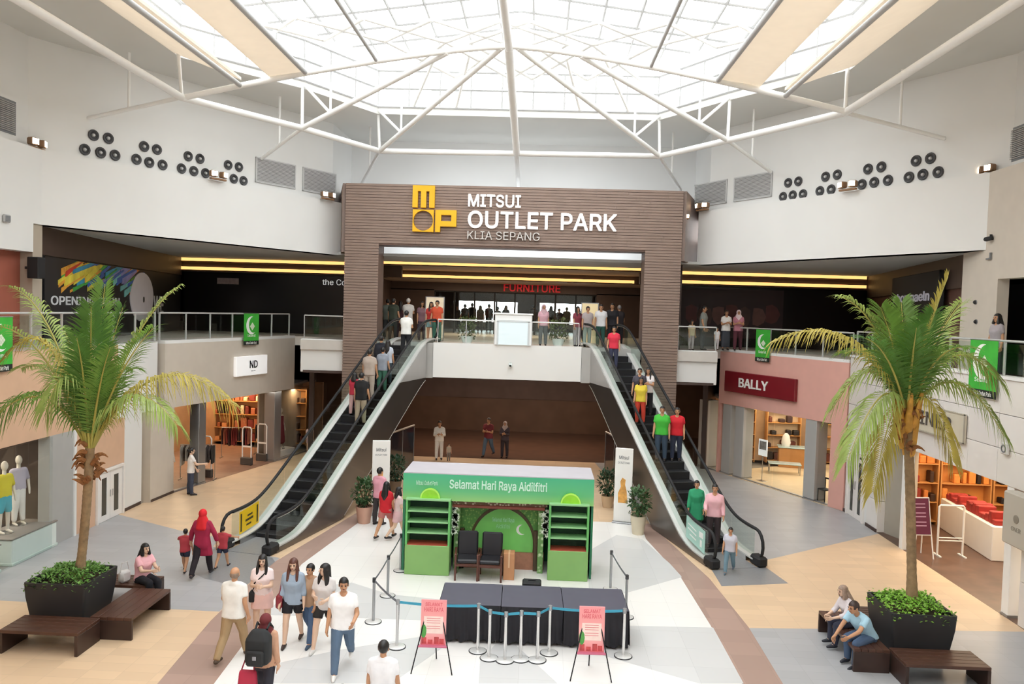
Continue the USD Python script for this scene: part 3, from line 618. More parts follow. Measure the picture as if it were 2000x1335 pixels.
part('box', rbox(.0, 1.05, -.3, .0, 0, 1.12, .03), mat('sign_warm_grey', '#bdb6a9', .5, var=.02), t); part('roundel', T(lathe([(0, 0), (.09, 0), (.09, .012), (0, .012)], 20), trans((.5, -.3, .6)) @ rotx(90)), mat('print_taupe', '#8d8578', .5), t); part('lettering', centred(text('GNER', .09, .006), .5, .38).apply_translation((0, -.3, 0)), MATS['print_taupe'], t)

# ================================================================ air nozzles, grilles, floodlights, small wall fittings
UPL = ((-13.4, 21.75), (-7.45, 31.5)); UPR = ((7.45, 31.5), (13.4, 21.75))
noz = thing('air_nozzle', 'black round air nozzle', 'air nozzle')
_noz0 = noz
_ax = lambda pr, n=18: T(lathe(pr, n), rotx(90))
part('ring', _ax([(.115, 0), (.165, 0), (.17, .025), (.15, .06), (.115, .045), (.115, 0)]), mat('nozzle_black', '#4a4a4c', .45, var=.1), noz, smooth=40)
part('bowl', _ax([(0, .012), (.07, .012), (.118, .035), (.118, .0), (0, .0), (0, .012)]), mat('nozzle_dark', '#333335', .5), noz, smooth=40)
part('cone', _ax([(0, .07), (.035, .065), (.055, .02), (.055, 0), (0, .0), (0, .07)], 14), mat('nozzle_pale', '#bdbdbd', .4), noz, smooth=40)
clL = [[(182, 264), (211, 270), (165, 292), (196, 298), (224, 303)], [(281, 286), (306, 292), (266, 311), (291, 317), (317, 322)], [(367, 305), (390, 310), (354, 329), (378, 334), (401, 338)], [(445, 322), (466, 326), (456, 349), (475, 353)]]
clR = [[(1540, 357), (1560, 354), (1530, 384), (1549, 381), (1569, 379)], [(1613, 345), (1636, 341), (1602, 373), (1624, 370)], [(1696, 330), (1722, 326), (1684, 360), (1708, 356), (1735, 352)], [(1790, 314), (1818, 309), (1776, 346), (1803, 341), (1833, 336)]]
names = ['first', 'second', 'third', 'fourth']; cols = ['left', 'middle', 'right']; first = True
for side, cl, pl in (('left', clL, UPL), ('right', clR, UPR)):
    for k, c in enumerate(cl):
        ups = [x for x in c if x in c[:2]]
        for i, (x, y) in enumerate(c):
            row = 'upper' if i < 2 else 'lower'; n = 2 if i < 2 else len(c) - 2; w = (cols if n == 3 else ['left', 'right'])[i if i < 2 else i - 2]
            lab = f'black round air nozzle, {row} row {w}, in the {names[k]} cluster on the {side} wall'
            p = at(x, y, pl=pl); a = along(*pl)[0]
            if first:
                UsdGeom.Xformable(noz).AddTranslateOp().Set(Gf.Vec3d(*map(float, p))) if False else noz.GetAttribute('xformOp:translate').Set(Gf.Vec3d(*map(float, p)))
                UsdGeom.Xformable(noz).AddRotateZOp().Set(a); tag(noz, lab, None, 'round air nozzles on the upper walls'); first = False
            else: dup(noz, p, a, lab, 'round air nozzles on the upper walls')
MGr = mat('grille_grey', '#c9c9c9', .5, var=.03); MGs = mat('grille_slot', '#8f8f8f', .6)
def grille(label, pl, x0, x1, y):
    p, q = at(x0, y, pl=pl), at(x1, y, pl=pl); a, L = along(p, q)
    t = thing('air_grille', label, 'air grille', (p[0], p[1], 10.75), a, 'rectangular air grilles on the upper walls')
    part('back', bx(0, L, -.015, -.002, 0, .9), MGs, t)
    part('frame', MB().box(0, L, -.05, 0, 0, .05).box(0, L, -.05, 0, .85, .9).box(0, .05, -.05, 0, 0, .9).box(L - .05, L, -.05, 0, 0, .9).mesh(), MGr, t)
    part('blades', MB_slats(L), MGr, t, kind='stuff')
def MB_slats(L):
    b = MB()
    for k in range(16): b.box(.05, L - .05, -.04, -.015, .06 + k * .05, .085 + k * .05)
    return b
grille('wide air grille on the left upper wall next to the fourth nozzle cluster', UPL, 498, 576, 355)
grille('air grille on the left upper wall nearest the gate', UPL, 590, 655, 372)
grille('air grille on the right upper wall nearest the gate', UPR, 1357, 1420, 390)
grille('wide air grille on the right upper wall next to the first nozzle cluster', UPR, 1434, 1508, 380)
for lab, pl, x0, x1, z in (('dark air grille at the top left edge of the picture', ((-13.4, 10), (-13.4, 21.75)), -40, 30, 10.75), ('dark air grille at the top right edge of the picture', ((13.4, 21.75), (13.4, 10)), 1968, 2050, 10.75)):
    p, q = at(x0, 240, pl=pl), at(x1, 240, pl=pl); a, L = along(p, q); t = thing('air_grille', lab, 'air grille', (p[0], p[1], z), a, 'rectangular air grilles on the upper walls')
    part('back', bx(0, L, -.015, -.002, 0, .9), MG, t); part('blades', MB_slats(L), mat('grille_dim', '#a5a3a0', .5), t, kind='stuff')
ML = mat('lamp_lens', '#fff0dc', .4, var=0, emit='#ffe2bd', es=7.)
def flood(label, x, y, pl, dx=0):
    p = at(x, y, pl=pl); a = along(*pl)[0]
    t = thing('floodlight', label, 'floodlight', (p[0], p[1], 10.46), a, 'floodlights on the upper ledge')
    part('base', rbox(-.3, .3, -.06, .06, 0, .06, .01), mat('lamp_bronze', '#8a6a4e', .5), t)
    for s in (-1, 1):
        h = part('head', T(rbox(-.13, .13, -.1, .1, -.1, .1, .03), trans((s * .19, -.02, .19)) @ rotz(s * 18)), MATS['lamp_bronze'], t)
        part('lens', T(rbox(-.1, .1, -.115, -.09, -.08, .08, .01), trans((s * .19, -.02, .19)) @ rotz(s * 18)), ML, h)
BLp, BRp = ((-12.65, 21.7), (-6.8, 31.3)), ((6.8, 31.3), (12.65, 21.7))
flood('pair of glowing floodlights on the ledge at the far left of the wall', 72, 280, ((-13.05, 10), (-13.05, 21)))
flood('pair of glowing floodlights on the ledge under the fourth left nozzle cluster', 426, 347, BLp)
flood('single bright floodlight pair on the ledge just left of the gate', 640, 386, BLp)
flood('floodlight pair on the ledge just right of the gate', 1372, 404, BRp)
flood('pair of glowing floodlights on the ledge between the right nozzle clusters', 1656, 366, BRp)
flood('pair of floodlights on the ledge above the beige wall corner at far right', 1928, 322, ((13.05, 21), (13.05, 10)))
t = thing('wall_lamp', 'small glowing lamp on the right shoulder of the brown gate', 'lamp', (6.35, 30.35, 10.05)); part('body', rbox(-.12, .12, -.12, .12, 0, .2, .03), MATS['lamp_bronze'], t); part('lens', rbox(-.1, .1, -.15, -.1, .03, .17, .01), ML, t)
t = thing('wall_speaker', 'black loudspeaker hanging on the brown pillar at upper left', 'speaker', (-12.75, 21.15, 6.9)); part('cabinet', rbox(-.16, .16, -.16, .16, 0, .58, .02), M_soft, t); part('bracket', bx(-.3, -.16, -.03, .03, .25, .32), M_soft, t)
t = thing('wall_speaker', 'small grey square speaker on the left white wall', 'speaker', (-12.88, 20.1, 8.3)); part('body', rbox(0, .06, -.13, .13, 0, .2, .02), mat('fitting_grey', '#a9a9a9', .5), t); part('mesh', rbox(.055, .07, -.1, .1, .03, .17, .01), MG, t)
p = at(1968, 876, pl=((11.4, 0), (11.4, 9)))
t = thing('wall_speaker', 'small white square fitting on the tiled wall above the grey sign', 'wall fitting', (11.36, p[1], p[2])); part('body', rbox(-.05, .02, -.13, .13, -.13, .13, .02), mat('fitting_pale', '#d0cecb', .5), t); part('ring', T(lathe([(.06, 0), (.09, 0), (.09, .01), (.06, .01)], 16), trans((-.05, 0, 0)) @ roty(-90)), MG, t)
def cctv(label, p, ang, m=None):
    t = thing('security_camera', label, 'camera', p, ang); part('mount', bx(-.03, .03, -.02, .02, -.02, .1), m or MG, t); part('body', T(rbox(-.06, .06, -.16, .04, -.05, .05, .015), rotx(10)), m or MG, t); part('lens', T(tube((0, -.18, 0), (0, -.15, 0), .035), rotx(10)), M_soft, t)
p = at(997, 712, Y=29.95); cctv('small white camera on the white bridge front', (p[0], 29.95, p[2]), 0, mat('fitting_white', '#d5dcd8', .5))
PB = ((12.82, 22.85), (12.82, 10))
def knob(label, p, r=.055):
    t = thing('wall_fitting', label, 'wall fitting', p); part('plate', T(tube((0, 0, 0), (.03, 0, 0), r * 1.2, seg=14), trans((.0, 0, 0))), MG, t); part('dome', tm(Manifold.sphere(r, 16).translate((0, 0, 0))), M_soft, t, smooth=True)
for lab, x, y in (('small black fitting beside the beige wall opening', 1906, 590), ('lower dark fitting on the beige wall above the palm', 1907, 628)):
    p = at(x, y, pl=PB); knob(lab, tuple(p - np.array([.02, 0, 0])))
p = at(1940, 465, pl=PB); cctv('dark camera on the beige wall at right under the ledge', tuple(p - np.array([.06, 0, 0])), -150, M_soft)
p = at(1936, 505, pl=PB); t = thing('wall_bracket', 'small dark bracket under the camera on the beige wall', 'bracket', (12.78, p[1], p[2])); part('arm', MB().box(-.02, .02, -.02, .16, -.02, .02).box(-.02, .02, -.04, 0, -.02, .16).mesh(), MG, t)
for lab, x, y in (('upper black fitting on the white wall above the right service door', 1684, 895), ('lower black fitting beside the right service door', 1684, 938)):
    p = at(x, y, pl=((11.38, 0), (11.38, 9))); knob(lab, (11.36, p[1], p[2]), .05)

# ================================================================ doors
def service_door(name, p, q, z1, m, g):
    a, L = along(p, q); d = UsdGeom.Xform.Define(stage, path_of(None, name)); d.AddTranslateOp().Set(Gf.Vec3d(*p, 0)); d.AddRotateZOp().Set(a); d = tag(d.GetPrim(), kind='structure')
    part('frame', MB().box(0, .07, -.04, .06, 0, z1).box(L - .07, L, -.04, .06, 0, z1).box(.07, L - .07, -.04, .06, z1 - .07, z1).mesh(), m, d)
    for k in range(2):
        x0 = .08 + k * (L - .16) / 2; w = (L - .18) / 2
        leaf = slab(sbox(x0, .01, x0 + w, z1 - .08).difference(sbox(x0 + w * .3, .18, x0 + w * .72, z1 - .25)), .05)
        lf = part('leaf', leaf, m, d); part('vision_pane', bx(x0 + w * .3, x0 + w * .72, .015, .03, .18, z1 - .25), g, lf)
        hx = x0 + (w - .06 if k == 0 else .06); part('handle', tube((hx, -.04, z1 * .45), (hx, -.04, z1 * .58), .012), M_steel, lf)
service_door('door_1', (-11.38, 21.78), (-11.38, 23.24), 1.51, mat('door_white', '#eeeae6', .45, var=.02), mat('door_pane', '#3c3f3c', .2))
service_door('door_2', (11.38, 26.67), (11.38, 25.3), 2.1, MATS['door_white'], MATS['door_pane'])
# ================================================================ festival booth
BO = np.array([.1, 18.92, 0.])
bo = thing('festival_booth', 'green festival photo booth with shelves, arch and printed header in the middle of the hall', 'booth', BO)
GB = mat('booth_green', '#68b566', .5, var=.06); GBd = mat('booth_green_dark', '#2f7d5c', .5, var=.05); GBs = mat('shelf_dark_green', '#24493a', .6, var=.1)
GBl = mat('booth_lime', '#9adf3a', .45, var=.1, scale=6); GBp = mat('booth_apple', '#84b268', .45, var=.04)
def pattern(name, c0, c1, sc):
    MATS[name] = usdkit.material(stage, '/World/Looks/' + name, {'t': ('texture_coordinate', {}), 'v': ('voronoi_texture', {'scale': sc}), 'r': ('rgb_ramp', {'ramp': [(.15, lin(c0)), (.45, lin(c1))]}), 'p': ('principled_bsdf', {'roughness': .6})},
        [('t.object', 'v.vector'), ('v.distance', 'r.fac'), ('r.color', 'p.base_color')], surface='p.BSDF'); return MATS[name]
P_flor = pattern('print_floral', '#cfe0b8', '#6f9a5a', 9); P_arch = pattern('print_lattice', '#9cc46a', '#5f9a4c', 16); P_carv = pattern('print_carving', '#d8c9b4', '#74543f', 14)
def grad(name, stops, axis='z', a=0., b=1.):
    """A flat print whose colour runs along an axis of the object."""
    MATS[name] = usdkit.material(stage, '/World/Looks/' + name, {'t': ('texture_coordinate', {}), 's': ('separate_xyz', {}), 'm': ('map_range', {'from_min': a, 'from_max': b}), 'r': ('rgb_ramp', {'ramp': [(x, lin(c)) for x, c in stops]}), 'p': ('principled_bsdf', {'roughness': .5})},
        [('t.object', 's.vector'), ('s.' + axis, 'm.value'), ('m.result', 'r.fac'), ('r.color', 'p.base_color')], surface='p.BSDF'); return MATS[name]
P_head = grad('print_header', [(0, '#94c878'), (.35, '#66bd80'), (1, '#48b488')], 'z', 1.78, 2.45)
W0, W1, D = -2.3, 2.3, 1.35
part('roof_board', rbox(W0, W1, 0, D, 2.41, 2.45, .01), mat('booth_top_grey', '#b4b0b6', .6, var=.03), bo)
part('header', bx(W0, W1, 0, .06, 1.78, 2.42), P_head, bo)
part('side_wall', bx(W0, W0 + .05, .06, D, 0, 2.41), GBd, bo); part('side_wall', bx(W1 - .05, W1, .06, D, 0, 2.41), GBd, bo)
part('side_print', bx(W0 - .006, W0, .08, D - .05, .1, 2.3), P_flor, bo); part('side_print', bx(W1, W1 + .006, .08, D - .05, .1, 2.3), P_flor, bo)
hd = part('header_lettering', centred(fit(text('Selamat Hari Raya Aidilfitri', .2, .012, True), 2.35), .0, 2.17).apply_translation((0, 0, 0)), mat('print_mint', '#cdeedd', .5), bo)
part('header_lettering', centred(fit(text('Mitsui Outlet Park', .1, .012), .52), -1.72, 2.2), MATS['print_mint'], bo)
part('back_panel', bx(W0 + .05, W1 - .05, D - .06, D, 0, 2.41), GBd, bo)
part('lattice_panel', bx(-1.08, 1.12, .62, .66, .05, 1.78), P_arch, bo)
def ogee(w, h0, h1, n=16):
    l = [(-w * .86, 0), (-w * .97, h0 * .45), (-w, h0 * .8)]; R = ((h1 - h0) ** 2 + w * w) / (2 * w)
    a1 = math.asin(min(1, (h1 - h0) / R))
    for t in np.linspace(0, 1, n): l.append((R - w - R * math.cos(a1 * t), h0 + R * math.sin(a1 * t)))
    return Polygon(l + [(-x, z) for x, z in l[::-1][1:]])
A1, A2 = ogee(.82, .62, 1.58), ogee(.755, .62, 1.49)
part('arch_moulding', T(relief(A1.difference(A2), .03), trans((.12, .62, .02))), mat('arch_brown', '#51452a', .5), bo)
ap = part('arch_panel', T(relief(A2, .012), trans((.12, .62, .02))), mat('arch_green', '#7cce68', .5, var=.12, scale=2.), bo)
part('crescent', T(relief(crescent(.13), .006), trans((.58, .607, .98))), MW, ap)
part('lettering', centred(fit(text('Selamat Hari Raya', .1, .006, True), .55), .12, 1.2).apply_translation((0, .607, 0)), mat('print_mint2', '#a8e6b8', .5), ap)
part('lettering', centred(fit(text('Aidilfitri', .1, .006), .35), .12, 1.05).apply_translation((0, .607, 0)), MATS['print_mint2'], ap)
part('beam', rbox(-1.12, 1.15, .18, .36, 1.58, 1.66, .015), mat('booth_red_wood', '#8c4a3c', .5, var=.15), bo); part('carved_frieze', bx(-1.16, 1.2, .2, .3, 1.66, 1.80), P_carv, bo)
for x in (-1.0, 1.06):
    part('column', rbox(x - .07, x + .07, .3, .44, 0, 1.6, .01), P_flor, bo); part('column_post', rbox(x - .05 + (.12 if x < 0 else -.12), x + .05 + (.12 if x < 0 else -.12), .45, .55, 0, 1.0, .01), mat('booth_brown', '#4b3a26', .5), bo)
part('plinth', bx(-1.1, 1.15, .55, .7, 0, .42), mat('booth_brick', '#a5745c', .6, var=.15, scale=8), bo)
for x0, x1 in ((-2.2, -1.12), (1.24, 2.2)):
    part('cabinet_front', rbox(x0, x1, -.16, .3, 0, .72, .012), GBp, bo)
    for x in (x0, x1 - .05): part('upright', bx(x, x + .05, -.16, .3, .72, 1.82), GB, bo)
    part('back', bx(x0 + .05, x1 - .05, .25, .3, .72, 1.82), GBs, bo)
    for z in (1.0, 1.26, 1.52): part('shelf', rbox(x0 + .05, x1 - .05, -.16, .25, z, z + .035, .006), mat('shelf_pale_green', '#8fc48a', .45), bo)
    part('top_board', rbox(x0, x1, -.17, .3, 1.80, 1.845, .006), MATS['shelf_pale_green'], bo)
    part('red_liner', bx(x0 + .05, x1 - .05, -.15, .25, .72, .735), mat('liner_red', '#b0503c', .5), bo)
    xm = (x0 + x1) / 2 + .03
    hc = Polygon([(.24 * math.cos(t), .24 * math.sin(t)) for t in np.linspace(0, math.pi, 20)])
    d = part('half_disc', T(relief(hc, .05), trans((xm, -.02, 1.845))), GBl, bo); part('disc_rim', T(relief(hc.difference(affinity.scale(hc, .86, .86, origin=(0, 0))), .01), trans((xm, -.07, 1.845))), mat('lime_pale', '#bdf06a', .5), d)
    k = MB(); rg = random.Random(int(x0 * 10))
    for i in range(26):
        s = .05 + .04 * rg.random(); k.add(T(relief(Polygon([(s * math.cos(a) * (1 if j % 2 else .45), s * math.sin(a) * (1 if j % 2 else .45)) for j, a in enumerate(np.linspace(0, 2 * math.pi, 13)[:-1])]), .01), trans(((x1 + .06 if x0 < 0 else x0 - .08) + rg.uniform(-.05, .06), .2, rg.uniform(.95, 1.6)))))
    part('flower_cutouts', k, mat('print_flower', '#dfe8d8', .6, var=.2), bo, kind='stuff')
def armchair(label, x, y, rz):
    t = thing('armchair', label, 'chair', (x, y, 0), rz, 'black chairs in the booth'); wd = mat('chair_wood', '#5c3428', .4, var=.15); lt = mat('chair_leather', '#26252a', .45, var=.1)
    part('seat', rbox(-.25, .25, -.26, .24, .40, .50, .03), lt, t); part('backrest', T(rbox(-.25, .25, -.04, .04, 0, .58, .04), trans((0, .25, .46)) @ rotx(-8)), lt, t)
    for sx in (-.28, .28):
        for sy in (-.26, .26): part('leg', rbox(sx - .022, sx + .022, sy - .022, sy + .022, 0, .62 if sy < 0 else .55, .006), wd, t)
        part('armrest', rbox(sx - .03, sx + .03, -.29, .29, .60, .64, .012), wd, t)
    part('seat_rail', MB().box(-.28, .28, -.27, -.24, .34, .40).box(-.28, .28, .23, .26, .34, .40).mesh(), wd, t)
armchair('left one of the two black armchairs in the green booth', -.58, 18.75, 4); armchair('right one of the two black armchairs, next to the carton', -.02, 18.72, -3)
t = thing('carton', 'brown carton standing beside the right black armchair in the booth', 'box', (.42, 18.8, 0)); part('body', rbox(-.13, .13, -.15, .15, 0, .64, .008), mat('carton_brown', '#c08a62', .7, var=.08), t); part('tape', MB().box(-.02, .02, -.152, -.148, .3, .642).box(-.02, .02, -.15, .15, .639, .643).mesh(), mat('carton_tape', '#d9b48e', .4), t)
t = thing('audio_box', 'small black audio box behind the black tables', 'speaker', (.98, 17.35, 0)); part('cabinet', rbox(-.21, .21, -.15, .15, .0, .46, .03), M_soft, t); part('grille', rbox(-.18, .18, -.165, -.148, .05, .40, .01), mat('audio_grille', '#2c2c31', .8), t); part('handle', tube((-.08, 0, .47), (.08, 0, .47), .012), M_soft, t)

# ---- three tables under black cloths
CL = mat('cloth_black', '#232228', .85, var=.12, scale=5); CT = mat('cloth_black_top', '#4c4a58', .6, var=.06)
for i, (x0, x1, lab) in enumerate(((-.80, .39, 'left one of three black-clothed tables in front of the booth'), (.40, 1.59, 'middle one of three black-clothed tables in front of the booth'), (1.60, 2.84, 'right one of three black-clothed tables in front of the booth'))):
    w = x1 - x0; t = thing('draped_table', lab, 'table', ((x0 + x1) / 2, 15.6, 0), 1.2, 'black-clothed tables')
    part('table_top', rbox(-w / 2 + .02, w / 2 - .02, -.58, .58, .69, .735, .008), M_dark, t)
    for sx in (-1, 1):
        for sy in (-1, 1): part('leg', tube((sx * (w / 2 - .08), sy * .5, 0), (sx * (w / 2 - .08), sy * .5, .69), .018), M_steel, t)
    part('cloth_top', rbox(-w / 2, w / 2, -.60, .60, .735, .745, .004), CT, t)
    def skirt(p, q, n, seed):
        rg = random.Random(seed); p, q = np.array(p), np.array(q); d = (q - p) / np.linalg.norm(q - p); nm = np.array([d[1], -d[0]])
        v, f = [], []; N_ = n * 8
        for k in range(N_ + 1):
            u = k / N_; fold = math.sin(u * n * 2 * math.pi + .7 * math.sin(u * 9 + seed))
            for z, amp in ((.74, .0), (.55, .012), (.3, .022), (.03 + .025 * (1 + math.sin(u * n * 2 * math.pi * .5 + seed)), .03)):
                b = p + (q - p) * u + nm * (.008 + amp * (1 + fold) * .6); v.append((*b, z))
        for k in range(N_):
            for r in range(3): a = k * 4 + r; f += [[a, a + 1, a + 5], [a, a + 5, a + 4]]
        v = np.array(v); f = np.array(f); n0 = len(v); v2 = v.copy(); v2[:, :2] -= nm * .004
        return trimesh.Trimesh(np.vstack([v, v2]), np.vstack([f, f[:, ::-1] + n0]), process=False)
    k = MB().add(skirt((-w / 2, -.60), (w / 2, -.60), 9, i)).add(skirt((w / 2, -.60), (w / 2, .60), 9, i + 5)).add(skirt((-w / 2, .60), (-w / 2, -.60), 9, i + 9)).add(skirt((w / 2, .60), (-w / 2, .60), 9, i + 2))
    part('cloth_skirt', k, CL, t, smooth=60)

# ---- queue posts with belts
M_belt = mat('belt_teal', '#3f9fbc', .6, var=.04); M_beltg = mat('belt_grey', '#6d7178', .6)
ST = [(782, 1114), (757, 1163), (729, 1214), (775, 1263), (933, 1271), (955, 1285), (986, 1290), (1016, 1287), (1049, 1289), (1072, 1275), (1217, 1281), (1222, 1205), (1192, 1150)]
SP = [at(x, y, z=0) for x, y in ST]
SL_ = ['farthest steel queue post on the left beside the booth', 'second steel queue post from the booth on the left', 'third steel queue post on the left where the grey belt turns', 'steel queue post at the front left corner left of the pink poster', 'first post of the tight steel cluster, right of the left poster', 'second post of the steel cluster in front of the tables', 'third post of the steel cluster in front of the tables', 'fourth post of the steel cluster in front of the tables', 'fifth post of the steel cluster in front of the tables', 'sixth post of the steel cluster, nearest the right poster', 'steel queue post at the front right corner of the tables', 'grey queue post on the right behind the table end', 'farthest queue post on the right beside the booth']
for i, (p, lab) in enumerate(zip(SP, SL_)):
    t = thing('queue_post', lab, 'queue post', p, 0, 'steel belt posts around the booth')
    part('base', lathe([(0, 0), (.165, 0), (.165, .012), (.15, .024), (.05, .035), (0, .035)], 28), mat('post_base_steel', '#e0e0de', .3, metal=.3, var=.02), t, smooth=35); part('base_rim', lathe([(.150, .0), (.172, 0), (.172, .014), (.155, .018)], 28), mat('rubber_dark', '#3b3c3e', .6), t, smooth=35)
    part('post', tube((0, 0, .03), (0, 0, .84), .030, seg=16), M_chrome if 3 <= i <= 10 else M_alu, t, smooth=40); part('head', tube((0, 0, .82), (0, 0, .91), .036, seg=16), MATS['rubber_dark'] if i < 3 or i > 10 else M_alu, t, smooth=40)
    if i < len(SP) - 1 :
        d = SP[i + 1] - p; L = np.linalg.norm(d[:2]); u = d / L; sag = .03 if L > .8 else .0
        pts = [tuple(d * s + np.array([0, 0, .865 - sag * 4 * s * (1 - s)])) for s in np.linspace(.04 / L, 1 - .04 / L, 9)]
        part('belt', sweep(pts, 0, prof=np.array([[-.003, -.024], [.003, -.024], [.003, .024], [-.003, .024]])), M_beltg if (i < 3 or i >= 10) else M_belt, t)

# ---- two pink posters on easels
PK = grad('poster_pink', [(0, '#f0808a'), (.3, '#f3b7b5'), (.6, '#f2a3a2'), (1, '#f09a9e')], 'z', .48, 1.28)
for lab, px, sx in (('pink poster on a tripod easel in front of the left tables', 845, -1), ('pink poster on a tripod easel in front of the right tables', 1154, 1)):
    p = at(px, 1282, z=.48, ) if False else at(px, 1282, Y=13.75)
    t = thing('poster_easel', lab, 'easel', (p[0], 13.75, 0), 1.5, 'pink poster easels')
    for a, b in (((-.10, .06, 1.2), (-.36, -.14, 0)), ((.10, .06, 1.2), (.36, -.14, 0)), ((0, .08, 1.15), (.02, .5, 0))): part('leg', tube(a, b, .011), M_soft, t)
    part('ledge', bx(-.25, .25, -.10, -.02, .46, .48), mat('easel_pink', '#c9708a', .5), t)
    R = trans((0, -.035, 0)) @ rotx(-3)
    b = part('poster', T(rbox(-.225, .225, -.012, .012, .48, 1.27, .003), R), PK, t)
    part('poster_title', T(MB().add(centred(fit(text('SELAMAT', .06, .003, True), .3), 0, 1.19)).add(centred(fit(text('HARI RAYA', .07, .003, True), .34), 0, 1.10)).mesh().apply_translation((0, -.012, 0)), R), mat('poster_rose', '#dd6a74', .5), b)
    part('poster_panel', T(bx(-.17, .17, -.0145, -.012, .68, .98), R), mat('poster_pale', '#f6dcd4', .5, var=.06, scale=9), b)
    part('poster_tree', T(MB().add(T(relief(Polygon([(.05 * math.cos(a), .12 * math.sin(a)) for a in np.linspace(0, 2 * math.pi, 12)]), .005), trans((-.17, -.013, .72)))).box(-.185, -.155, -.016, -.012, .52, .62).mesh(), R), mat('poster_green', '#4f9a48', .5, var=.2, scale=20), b)
    k = MB()
    for j, x in enumerate((-.16, -.05, .06, .15)): k.box(x - .04, x + .04, -.0165, -.012, .50, .50 + (.11, .07, .12, .09)[j])
    part('poster_houses', T(k.mesh(), R), mat('poster_red', '#c04a4c', .5, var=.35, scale=11), b)
    k = MB()
    for z in (.94, .9, .86, .8, .76): k.box(-.12, .12, -.0165, -.0145, z, z + .012)
    part('poster_text', T(k.mesh(), R), mat('poster_rose2', '#e08f92', .5), b)

# ================================================================ planters, palms and benches
M_tub = mat('planter_black', '#2b2a2c', .55, var=.12, scale=2); M_soil = mat('soil', '#3f3126', .9, var=.3, scale=12)
M_bench = mat('bench_timber', '#4e3226', .4, var=.25, scale=1.6); M_bench2 = mat('bench_side', '#3a2822', .45, var=.2, scale=2)
def planter(label, c, rz=0):
    t = thing('planter', label, 'planter', c, rz)
    r = lambda h, z, rr: [(sx * (h - rr * (1 - math.cos(a))), sy * (h - rr * (1 - math.sin(a))), z) for sx, sy, aa in ((1, 1, np.linspace(0, math.pi / 2, 4)), (-1, 1, np.linspace(math.pi / 2, 0, 4)), (-1, -1, np.linspace(0, math.pi / 2, 4)), (1, -1, np.linspace(math.pi / 2, 0, 4))) for a in aa]
    ms = [Manifold.hull_points(np.array(r(.44, 0, .06) + r(.53, .32, .06))), Manifold.hull_points(np.array(r(.53, .32, .06) + r(.585, .72, .06))), Manifold.hull_points(np.array(r(.585, .72, .06) + r(.60, 1.0, .06)))]
    inner = Manifold.hull_points(np.array(r(.53, .8, .05) + r(.555, 1.1, .05)))
    part('tub', tm(Manifold.batch_boolean(ms, m3.OpType.Add) - inner), M_tub, t, smooth=25); part('soil', bx(-.5, .5, -.5, .5, .8, .9), M_soil, t)
    return t
def leaf_cloud(label, c, seed, col, rz=0):
    rg = np.random.default_rng(seed); V, F = [], []
    for i in range(1500):
        a, u = rg.uniform(-.54, .54, 2); top = .92 + .20 * (1 - (abs(a) / .6) ** 3) * (1 - (abs(u) / .6) ** 3) + rg.uniform(-.05, .05)
        edge = max(abs(a), abs(u)) > .47
        if edge: a *= 1.12; u *= 1.12; top -= rg.uniform(-.05, .12)
        yw, pt, l = rg.uniform(0, 2 * math.pi), rg.uniform(-.3, 1.0), rg.uniform(.045, .085)
        d = np.array([math.cos(yw) * math.cos(pt), math.sin(yw) * math.cos(pt), math.sin(pt)]); s = np.cross(d, (0, 0, 1)); s /= np.linalg.norm(s); n = np.cross(s, d); o = np.array([a, u, top])
        k = len(V); V += [o, o + d * l * .5 + s * l * .38 + n * .008, o + d * l, o + d * l * .5 - s * l * .38 + n * .008]; F += [[k, k + 1, k + 2], [k, k + 2, k + 3]]
    t = part('ground_cover', trimesh.Trimesh(np.array(V) - [0, 0, .9], F, process=False), mat('cover_' + str(seed), col, .5, var=.45, scale=14, trans=.25), None, False, label, 'stuff', 'plants')
    UsdGeom.Xformable(t).AddTranslateOp().Set(Gf.Vec3d(c[0], c[1], .9))
def leaf_fan(path, n, l0, seed, droop=.45, gap=1.0):
    """A feather frond: paired narrow leaflets set along a curved midrib, hanging at their tips."""
    rg = np.random.default_rng(seed); path = np.array(path); seg = np.linalg.norm(np.diff(path, axis=0), axis=1); S = np.r_[0, np.cumsum(seg)]; V, F = [], []
    for i in range(n):
        u = .12 + .88 * (i + .5) / n; s = u * S[-1]; k = min(np.searchsorted(S, s) - 1, len(path) - 2); k = max(k, 0)
        o = path[k] + (path[k + 1] - path[k]) * (s - S[k]) / seg[k]; d = (path[k + 1] - path[k]) / seg[k]
        side = np.cross(d, (0, 0, 1.)); side = side / (np.linalg.norm(side) + 1e-9); up = np.cross(side, d)
        L = l0 * min(1, (u - .1) * 3.2 + .22) * (1 - .55 * u ** 3)
        for sg in (-1, 1):
            dr = d * (.45 + .45 * u) + sg * side * (1.0 - .35 * u) + up * (.28 + rg.uniform(-.12, .12)); dr /= np.linalg.norm(dr)
            l = L * rg.uniform(.82, 1.1); w = .018; pts = [o]
            for j in (1, 2, 3): pts.append(pts[-1] + (dr + np.array([0, 0, -droop * (j - 1) * (.7 + .6 * rg.random())])) * l / 3)
            wv = np.cross(dr, up); wv = d - dr * (d @ dr); wv /= np.linalg.norm(wv) + 1e-9; b = len(V)
            V += [pts[0], pts[1] + wv * w, pts[1] - wv * w, pts[2] + wv * w * .8, pts[2] - wv * w * .8, pts[3]]
            F += [[b, b + 1, b + 2], [b + 1, b + 3, b + 4], [b + 1, b + 4, b + 2], [b + 3, b + 5, b + 4]]
    return trimesh.Trimesh(np.array(V), F, process=False)
def bez(p, c, q, n=14):
    t = np.linspace(0, 1, n)[:, None]; p, c, q = map(lambda v: np.array(v, float), (p, c, q)); return (1 - t) ** 2 * p + 2 * t * (1 - t) * c + t * t * q
M_rach = mat('midrib', '#a8a050', .5, var=.15)
